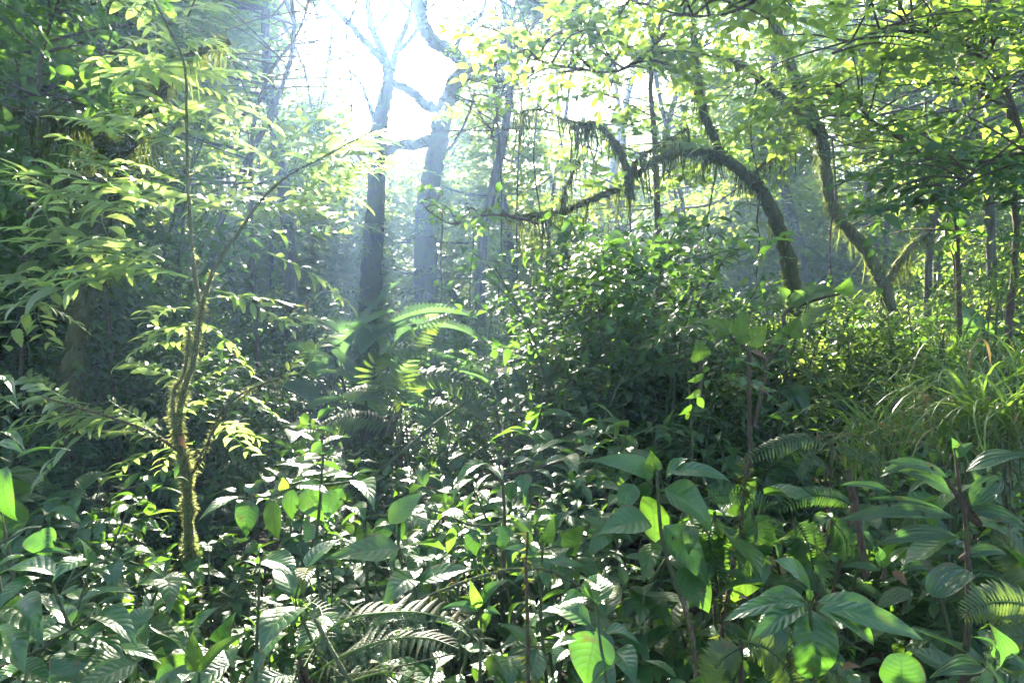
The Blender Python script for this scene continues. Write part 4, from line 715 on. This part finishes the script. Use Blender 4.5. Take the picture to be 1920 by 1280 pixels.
# ================================================================== SHRUBS AND UNDERGROWTH
def shrub_mesh(h=1.2, stems=4, spread=.35, ll=.13, shape='ovate', protos=None, nodes=9, side=3, lm='broad', start=.25, opp=True, seed=0, droop=.25):
    """returns (stem mesh, leaf mesh) of a shrub standing at the origin"""
    gs, gl = G(), G(); protos = protos or MID[shape]
    def twig(P, r, n, l0, t0=.2):
        tube(gs, P, np.array([r, r*.35]), 5); m = len(P); T, A, B = frames(P)
        tt = np.linspace(t0, 1, n); k = np.minimum((tt*(m-1)).astype(int), m-1); q = np.stack([np.interp(tt*(m-1), np.arange(m), P[:, i]) for i in range(3)], -1)
        for sg in ((1, -1) if opp else (1,)):
            an = (np.arange(n) % 2)*np.pi/2+rng.normal(0, .35, n)+rng.random()*3
            if not opp: an = np.arange(n)*2.4
            D = sg*(A[k]*np.cos(an)[:, None]+B[k]*np.sin(an)[:, None])+T[k]*.45; D = D*[1, 1, .5]+[0, 0, -droop*.4]+rng.normal(0, .12, (n, 3))
            place(gl, protos, q, unit(D), tilt(np.tile(UP, (n, 1)), .25), l0*rng.uniform(.65, 1.15, n)*(1-.3*(tt-.5)**2*4*(tt > .5)))
    for s in range(stems):
        a = rng.random()*2*np.pi; sp_ = spread*rng.uniform(.3, 1); hh = h*rng.uniform(.65, 1.05)
        e = np.array([math.cos(a)*sp_, math.sin(a)*sp_, hh]); P = smooth([(0, 0, -.05), e*[.35, .35, .4], e*[.6, .6, .75], e], 5); twig(P, .006+.004*h, nodes, ll, start)
        for k in range(side):
            b = P[int(len(P)*rng.uniform(.4, .9))]; a2 = rng.random()*2*np.pi; l = h*rng.uniform(.18, .35); ee = b+[math.cos(a2)*l, math.sin(a2)*l, l*rng.uniform(.1, .7)]
            twig(smooth([b, (b+ee)/2+[0, 0, .03], ee], 4), .004, max(3, nodes//2), ll*.9, .25)
    return gs.mesh('stem', M['stem']), gl.mesh('foliage', M[lm])
def put(name, label, cat, meshes, x, y, s, rz, group, z=None, parts=('stem', 'foliage')):
    t = thing(name, (x, y, gz(x, y) if z is None else z), label, cat, group); t.rotation_euler = (rng.normal(0, .06), rng.normal(0, .06), rz); t.scale = (s, s, s)
    for nm, me in zip(parts, meshes):
        o = bpy.data.objects.new(nm, me); C.collection.objects.link(o); o.parent = t
    return t
K = {'large': [shrub_mesh(1.0, 2, .3, .25, 'ovate', nodes=5, side=1, start=.35, seed=i) for i in range(4)],
     'broad': [shrub_mesh(1.0, 3, .3, .15, 'ovate', nodes=7, side=2, seed=i) for i in range(4)],
     'lance': [shrub_mesh(1.0, 4, .35, .16, 'lance', nodes=9, side=2, seed=i) for i in range(3)],
     'small': [shrub_mesh(1.6, 4, .55, .11, 'ovate', protos=LO['ovate'], nodes=11, side=7, lm='dark', seed=i) for i in range(4)],
     'tall': [shrub_mesh(2.4, 4, .6, .13, 'ovate', protos=LO['ovate'], nodes=14, side=9, lm='dark', start=.3, seed=i) for i in range(3)],
     'bright': [shrub_mesh(1.8, 5, .6, .12, 'lance', protos=LO['lance'], nodes=14, side=9, lm='yellow', start=.2, seed=i) for i in range(3)],
     'low': [shrub_mesh(.55, 5, .3, .11, 'ovate', nodes=5, side=1, seed=i) for i in range(4)]}
def fern_mesh(seed, n=9, l=.6, bip=True):
    gl = G(); gs = G(); tube(gs, np.array([[0, 0, -.05], [0, 0, .06]]), .015, 6)
    for k in range(n):
        a = 2*np.pi*k/n+rng.normal(0, .2); L = l*rng.uniform(.7, 1.1); c, s = math.cos(a), math.sin(a); P = smooth([(0, 0, .03), (c*L*.3, s*L*.3, L*.5), (c*L*.65, s*L*.65, L*.6), (c*L, s*L, L*.35)], 6); frond(gl, P, .105*l/.6, 30, bip, (0, 0, 1))
    return gs.mesh('stem', M['twig']), gl.mesh('fronds', M['fern'])
K['fern'] = [fern_mesh(i) for i in range(3)]
ZF = [(0, 'beyond the left edge'), (150, 'at the left edge'), (300, 'left of the mossy sapling'), (450, 'beside the mossy sapling'), (580, 'right of the mossy sapling'), (760, 'below the banana clump'), (900, 'right of the banana clump'), (1050, 'left of the thicket middle'), (1200, 'in the thicket middle'), (1330, 'in the right of the thicket'), (1480, 'round the large leaved shrub'), (1620, 'below the leaning mossy tree'), (1780, 'among the grass tufts'), (1930, 'at the right edge'), (9999, 'beyond the right edge')]
DZ = [(2.2, 'front row'), (3.3, 'second row'), (4.8, 'middle distance'), (7, 'well back'), (99, 'far back')]
INFO = {'large': ('large_leaf_plant', 'large leaved herb', 'plant'), 'broad': ('broadleaf_shrub', 'veined broad leaved shrub', 'shrub'), 'lance': ('narrow_leaf_shrub', 'narrow leaved green shrub', 'shrub'), 'small': ('small_leaf_shrub', 'dense small leaved shrub', 'shrub'),
        'tall': ('tall_shrub', 'dark leafy shrub', 'shrub'), 'bright': ('bright_shrub', 'yellow green narrow leaved shrub', 'shrub'), 'low': ('low_plant', 'leafy herb', 'plant'), 'fern': ('fern', 'green fern', 'fern')}
def scatter(kind, px, Y, top=None, s=None, force=False):
    b = at(px, 640, Y); x, y = float(b[0]), float(b[1]); me = K[kind][rng.integers(len(K[kind]))]; base = {'large': 1., 'broad': 1., 'lance': 1., 'small': 1.6, 'tall': 2.4, 'bright': 1.8, 'low': .55, 'fern': .45}[kind]
    if top is not None: zt = at(px, top, Y)[2]; s = (zt-gz(x, y))/base
    if kind == 'fern': s = min(s, 1.2)
    if s <= .15: return
    hs = np.array([[x+a, y, gz(x, y)+s*base*f] for f in (.7, .95) for a in (-.15, .15)])
    if not force and shades(hs, 0, .5, .1).any():
        s *= .62
        if s <= .15 or (Y > 3 and shades(hs*[1, 1, .62], 0, .5, .05).any()): return
    nm, lab, cat = INFO[kind]; hh_ = s*base; label = '%s %s %s, %s' % (('small', 'knee high', 'waist high', 'head high', 'towering')[int(np.digitize(hh_, (.6, 1.0, 1.5, 2.2)))], lab, zone(px, ZF), zone(Y, DZ)); put(nm, label, cat, me, x, y, float(s), rng.random()*6.28, nm.replace('_', ' ')+'s of the undergrowth')
# how high the undergrowth reaches in the photograph by column, per depth band
def topline(px, Y):
    xs = [-300, 0, 150, 350, 500, 700, 900, 1100, 1300, 1500, 1700, 1920, 2300]
    t = {1.5: [1120, 1150, 1180, 1260, 1200, 1200, 1180, 1220, 1190, 1180, 1150, 1150, 1100], 2.4: [940, 940, 1000, 1150, 1040, 960, 900, 960, 960, 950, 930, 900, 900], 3.6: [640, 640, 680, 800, 860, 880, 820, 800, 800, 800, 800, 760, 700],
         5: [500, 500, 500, 600, 760, 850, 720, 640, 680, 700, 680, 600, 560], 7: [380, 380, 420, 520, 680, 740, 600, 540, 600, 600, 580, 500, 450], 10: [300, 300, 400, 520, 600, 610, 590, 560, 560, 560, 500, 400, 350], 14: [300, 300, 400, 500, 580, 580, 590, 570, 540, 540, 480, 400, 300]}
    ks = sorted(t); v = [np.interp(px, xs, t[k]) for k in ks]; return np.interp(Y, ks, v)
def band(kinds, y0, y1, n, off=60, p=None):
    px = rng.uniform(-200, 2120, n) if y0 > 2 else rng.uniform(-100, 2020, n)
    px = (np.arange(n)+rng.random(n))/n*2300-200
    for q in px:
        Y = rng.uniform(y0, y1); kd = kinds(q) if callable(kinds) else kinds[rng.integers(len(kinds))]
        scatter(kd, q, Y, top=topline(q, Y)+rng.uniform(-.3, 1)*off)
band(('broad', 'large', 'low'), 1.5, 2.0, 14, 90)
band(('low', 'broad', 'large', 'large', 'broad', 'lance'), 2.0, 3.0, 40, 130)
band(('broad', 'lance', 'large', 'broad', 'large', 'lance', 'fern'), 3.0, 4.2, 56, 130)
band(lambda q: ('small', 'tall', 'large', 'broad')[rng.integers(4)] if q < 1500 else ('bright', 'large', 'broad', 'small')[rng.integers(4)], 4.2, 6, 70, 130)
band(lambda q: ('small', 'tall', 'tall')[rng.integers(3)] if q < 1300 else ('bright', 'tall', 'small', 'bright')[rng.integers(4)], 6, 9, 110, 90)
band(lambda q: ('small', 'tall', 'tall')[rng.integers(3)] if q < 1300 else ('bright', 'tall', 'bright')[rng.integers(3)], 9, 14, 130, 70)
# thicket of small leaved shrubs right of centre
for k in range(22):
    px = rng.uniform(930, 1330); Y = rng.uniform(4.6, 6.6); scatter('small', px, Y, top=np.interp(px, [900, 1000, 1150, 1250, 1340], [560, 460, 430, 440, 560])+rng.uniform(-20, 260))
for k in range(9):
    px = rng.uniform(1380, 1720); scatter('bright' if k % 2 else 'tall', px, rng.uniform(5.2, 6), top=rng.uniform(520, 640))
for k in range(12):
    scatter(('bright', 'tall', 'small')[k % 3], rng.uniform(1400, 1740), rng.uniform(5.0, 5.9), top=rng.uniform(530, 620), force=True)
for k in range(16):
    scatter(('tall', 'small')[k % 2], rng.uniform(540, 900), rng.uniform(9, 12), top=rng.uniform(545, 640), force=True)
# dark thicket at left
for k in range(30):
    px = rng.uniform(-150, 330); Y = rng.uniform(3.8, 6.5); scatter('tall', px, Y, top=rng.uniform(150, 620))

# understorey saplings whose leafy boughs fill the upper corners of the view
def bough(name, label, pts, w0, w1, n, sp, mat, sl=(.3, .5), rad=.25, cat='tree', filt=False, down=True, sidebr=8, barkm='twig', blk_=True, twr=.008):
    b = at(*pts[0]); t = thing(name, (b[0], b[1], gz(b[0], b[1])), label, cat); P, r = limb(pts, w0, w1, n=7); g_ = G(); tube(g_, P, r, 7, .06)
    if down: tube(g_, smooth([(b[0], b[1], gz(b[0], b[1])-.1), (b[0]+.05, b[1], (b[2]+gz(b[0], b[1]))/2), b], 6), np.array([r[0]*1.2, r[0]]), 7)
    Q = []; D = []
    for k in range(sidebr):
        s0 = P[rng.integers(len(P)//5, len(P))]; a = rng.random()*2*np.pi; e = s0+np.array([math.cos(a), math.sin(a), rng.uniform(-.3, .6)])*rad*rng.uniform(.6, 1.6); B = smooth([s0, (s0+e)/2+[0, 0, .04], e], 4); tube(g_, B, np.array([twr, twr*.4]), 4)
        m = max(2, n//sidebr); Q.append(B[rng.integers(1, len(B), m)]+rng.normal(0, .04, (m, 3))); D.append(unit(np.tile(e-s0, (m, 1)))+rng.normal(0, .6, (m, 3)))
    Q = np.vstack(Q); D = np.vstack(D)*[1, 1, .45]
    mk = ~blk(Q, D, sl[1]*.9) if blk_ else ~blk(Q, D, sl[1]*.8, 1, .1, slice(0, 15)) | (rng.random(len(Q)) < .07)
    if filt: mk &= ~open_sky(Q)
    if mk.sum() > 6: Q, D = Q[mk], D[mk]
    gl = G(); place(gl, sp, Q, unit(D), tilt(np.tile(UP, (len(Q), 1)), .3), rng.uniform(*sl, len(Q))); g_.build('trunk', M[barkm], t); gl.build('crown', M[mat], t)
bough('understorey_tree', 'bough with broad bright green leaves above the arching limb', [(1420, -260, 4.2), (1330, -60, 4.0), (1250, 60, 3.8), (1170, 130, 3.6), (1090, 130, 3.5), (990, 110, 3.4)], 9, 3, 84, SPR_BROAD, 'canopy', (.2, .32), .28, sidebr=26, down=False)
bough('understorey_tree', 'bough of big bright leaves at top right of centre', [(1620, -300, 3.8), (1500, -80, 3.6), (1400, 10, 3.5), (1300, 30, 3.4), (1180, 0, 3.4)], 8, 3, 80, SPR_BROAD, 'canopy', (.22, .34), .3, sidebr=24, down=False)
bough('understorey_tree', 'small leaved dark bough at top right', [(1960, 500, 4.6), (1900, 200, 4.6), (1800, 80, 4.5), (1650, 60, 4.4), (1560, 100, 4.3)], 10, 3, 115, SPR_MID, 'canopy', (.3, .5), .55, sidebr=44)
bough('understorey_tree', 'leafy bough in front of the leaning mossy tree', [(1800, 700, 5.2), (1790, 400, 5.2), (1740, 300, 5.1), (1640, 230, 5), (1560, 150, 5)], 10, 3, 150, SPR_MID, 'canopy', (.3, .5), .5, sidebr=40)
bough('understorey_tree', 'drooping leafy bough at the right edge below the bare branch', [(2060, 700, 4.2), (2010, 380, 4.2), (1920, 290, 4.1), (1830, 320, 4), (1770, 390, 3.9)], 9, 3, 130, SPR_BROAD, 'dark', (.25, .4), .45, sidebr=36)
bough('understorey_tree', 'dark slender tree with long leaves in the top left corner', [(40, 700, 4.0), (60, 300, 4), (75, 120, 4), (110, 0, 4), (130, -60, 4)], 8, 3, 100, SPR_BROAD, 'dark', (.28, .42), .45, sidebr=30)
bough('understorey_tree', 'dark slender tree left of the sapling top', [(210, 700, 4.4), (180, 300, 4.4), (170, 160, 4.4), (165, 60, 4.4), (180, -60, 4.4)], 8, 3, 100, SPR_BROAD, 'dark', (.28, .42), .45, sidebr=30)
bough('understorey_tree', 'airy leafed tree between sapling and twin trunked tree', [(480, 640, 7), (470, 300, 7), (500, 150, 7), (560, 60, 7), (590, -40, 7)], 10, 3, 170, SPR_MID, 'canopy', (.3, .5), .9, sidebr=46, filt=True)
bough('understorey_tree', 'leafy branches rising behind the arching limb', [(1240, 640, 8), (1230, 300, 8), (1220, 150, 8), (1240, 30, 8), (1260, -60, 8)], 14, 4, 130, SPR_MID, 'canopy', (.4, .6), 1.0, sidebr=50, filt=True)
bough('understorey_tree', 'sparse leafy branches hanging left of the twin trunks', [(330, -400, 12), (430, -130, 12), (520, 20, 12), (570, 130, 12), (590, 250, 12)], 9, 3, 150, SPR_FAR, 'canopy', (.5, .9), 1.1, sidebr=50, down=False, blk_=False)
bough('understorey_tree', 'sparse leafy branches hanging right of the twin trunks', [(1000, -400, 14), (960, -150, 14), (930, 10, 14), (950, 120, 14), (970, 250, 14)], 9, 3, 170, SPR_FAR, 'far', (.5, .9), 1.3, sidebr=50, down=False, blk_=False)
bough('understorey_tree', 'added sun blocking twigs with drooping leaves in front of the small leaved thicket', [(1300, 900, 2.9), (1290, 700, 2.9), (1260, 560, 2.9), (1210, 520, 2.9), (1120, 500, 2.9), (1040, 510, 2.9)], 3, 1.5, 100, SPR_BROAD, 'broad', (.14, .24), .22, sidebr=20, barkm='stem', twr=.003)  # invented bough, set here to keep sun off the right foreground
bough('understorey_tree', 'dense leafy limb added near the slim straight tree to block sun', [(1080, -340, 9.5), (1020, -120, 9.3), (970, 0, 9.2), (940, 100, 9), (920, 200, 9)], 12, 3, 900, SPR_MID, 'canopy', (.35, .55), .85, sidebr=130, down=False)  # extra limb, put in and thickened to shade the lower right
bough('understorey_tree', 'leafy limb hanging just right of the white sky opening', [(1150, -300, 8), (1080, -100, 7.6), (1010, 30, 7.3), (950, 150, 7), (920, 260, 6.9)], 10, 3, 420, SPR_MID, 'canopy', (.3, .5), .8, sidebr=80, down=False)
bough('understorey_tree', 'lichen covered twig with pale leaves before the twin trunks', [(1010, 420, 5.), (960, 405, 5), (900, 405, 5), (850, 420, 4.9), (810, 400, 4.9), (790, 380, 4.9)], 5, 3, 16, SPR_BROAD, 'heroy', (.2, .3), .2, sidebr=8, down=False)

# hanging vines
for k, (px, y0, y1, Y) in enumerate([(1073, 255, 430, 6), (1150, -40, 180, 6), (1425, 130, 340, 5.2), (1430, 340, 520, 5.2), (1783, 380, 540, 4.8), (1105, 240, 330, 5.8), (655, -40, 240, 9), (980, 150, 560, 10), (1010, 180, 540, 11), (930, 200, 560, 9), (875, 380, 600, 10), (830, 420, 600, 11), (1240, 400, 620, 8), (1180, 380, 600, 7), (1340, 330, 520, 8), (350, -40, 140, 3.3), (215, -40, 200, 4.2), (1560, 260, 520, 6.8)]):
    q0, q1 = at(px, y0, Y), at(px+rng.uniform(-12, 12), y1, Y); P = smooth([q0, (q0*2+q1)/3+rng.normal(0, .05, 3), (q0+2*q1)/3+rng.normal(0, .05, 3), q1], 6)
    g_ = G(); tube(g_, P, np.array([.009, .006])*Y/6, 5, .1); o = g_.build('hanging_vine', M['twig'])
    tag(o, ['thin dangling vine under the arching limb tip', 'vine hanging from the top beside the bright boughs', 'thin vine hanging between the two mossy trees', 'lower end of a vine between the mossy trees', 'pale vine among the bright shrubs at right', 'short moss vine under the broken limb', 'vine in front of the left twin trunk', 'long vine right of the slim straight tree', 'second long vine right of the slim straight tree', 'vine just beside the slim straight tree', 'vine low behind the lichen twig', 'vine low in front of the right twin trunk', 'vine inside the thicket, right side', 'vine inside the thicket, middle', 'vine under the arch of the mossy limb', 'dark vine in the sapling top', 'dark vine at upper left', 'vine beside the forked dark trunk'][k], 'vine', 'hanging vines')
# low ground cover: nobody could count it
g = G(); n = 3500; Y = rng.uniform(1.0, 9, n); x = (rng.uniform(-200, 2120, n)-960)/FPX*Y; q = np.stack([x, Y, gz(x, Y)+rng.uniform(0, .25, n)], -1)
place(g, LO['ovate'], q, unit(rng.standard_normal((n, 3))*[1, 1, .3]), tilt(np.tile(UP, (n, 1)), .4), rng.uniform(.05, .12, n)); tag(g.build('ground_cover', M['dark']), 'small creeping leaves covering the shaded forest floor', 'ground cover', kind='stuff')

g = G(); n = 7000; Y = rng.uniform(1.2, 9, n); x = (rng.uniform(-200, 2120, n)-960)/FPX*Y; q = np.stack([x, Y, gz(x, Y)+rng.uniform(0, .04, n)], -1)
place(g, LO['ovate'], q, unit(rng.standard_normal((n, 3))*[1, 1, .15]), tilt(np.tile(UP, (n, 1)), .35), rng.uniform(.06, .15, n)); tag(g.build('leaf_litter', M['dead']), 'brown fallen leaves littering the forest floor', 'leaf litter', kind='stuff')
for k in range(26):
    scatter(('low', 'large', 'fern')[k % 3], rng.uniform(300, 1000), rng.uniform(3.0, 5.0), s=rng.uniform(.7, 1.2))
# ------------------------------------------------------------------ haze
def haze():
    m, n = mat_base('haze'); out = n.nodes.new('ShaderNodeOutputMaterial'); v = n.nodes.new('ShaderNodeVolumePrincipled')
    v.inputs['Color'].default_value = (.36, .58, 1, 1); v.inputs['Density'].default_value = .0034; v.inputs['Anisotropy'].default_value = .66
    n.links.new(v.outputs[0], out.inputs['Volume'])
    x, y0, y1, z0, z1 = 115., -95., 135., -2., 24.
    V = [(a, b, c) for a in (-x, x) for b in (y0, y1) for c in (z0, z1)]
    g = G(); g.add(V, [(0, 1, 3, 2), (4, 6, 7, 5), (0, 4, 5, 1), (2, 3, 7, 6), (0, 2, 6, 4), (1, 5, 7, 3)]); o = g.build('haze', m); tag(o, 'thin bluish mist filling the air of the forest', 'haze', kind='stuff')
haze()

# every label singles out one thing: likes of one kind and place are told apart from left to right
def tell_apart():
    by = {}
    for o in bpy.data.objects:
        if o.parent is None and 'label' in o and 'category' in o: by.setdefault(o['label'], []).append(o)
    ords = ['leftmost', 'second from left', 'third from left', 'fourth from left', 'fifth from left', 'sixth from left', 'seventh from left', 'eighth from left', 'ninth from left', 'tenth from left']
    for lab, os_ in by.items():
        if len(os_) < 2: continue
        os_.sort(key=lambda o: proj(np.array(o.location))[0][0])
        for k, o in enumerate(os_):
            wd_ = ords[k] if k < len(os_)-1 and k < 10 else 'rightmost'
            if k < 10 or k == len(os_)-1: o['label'] = ' '.join((lab+', '+wd_).split()[:16])
tell_apart()
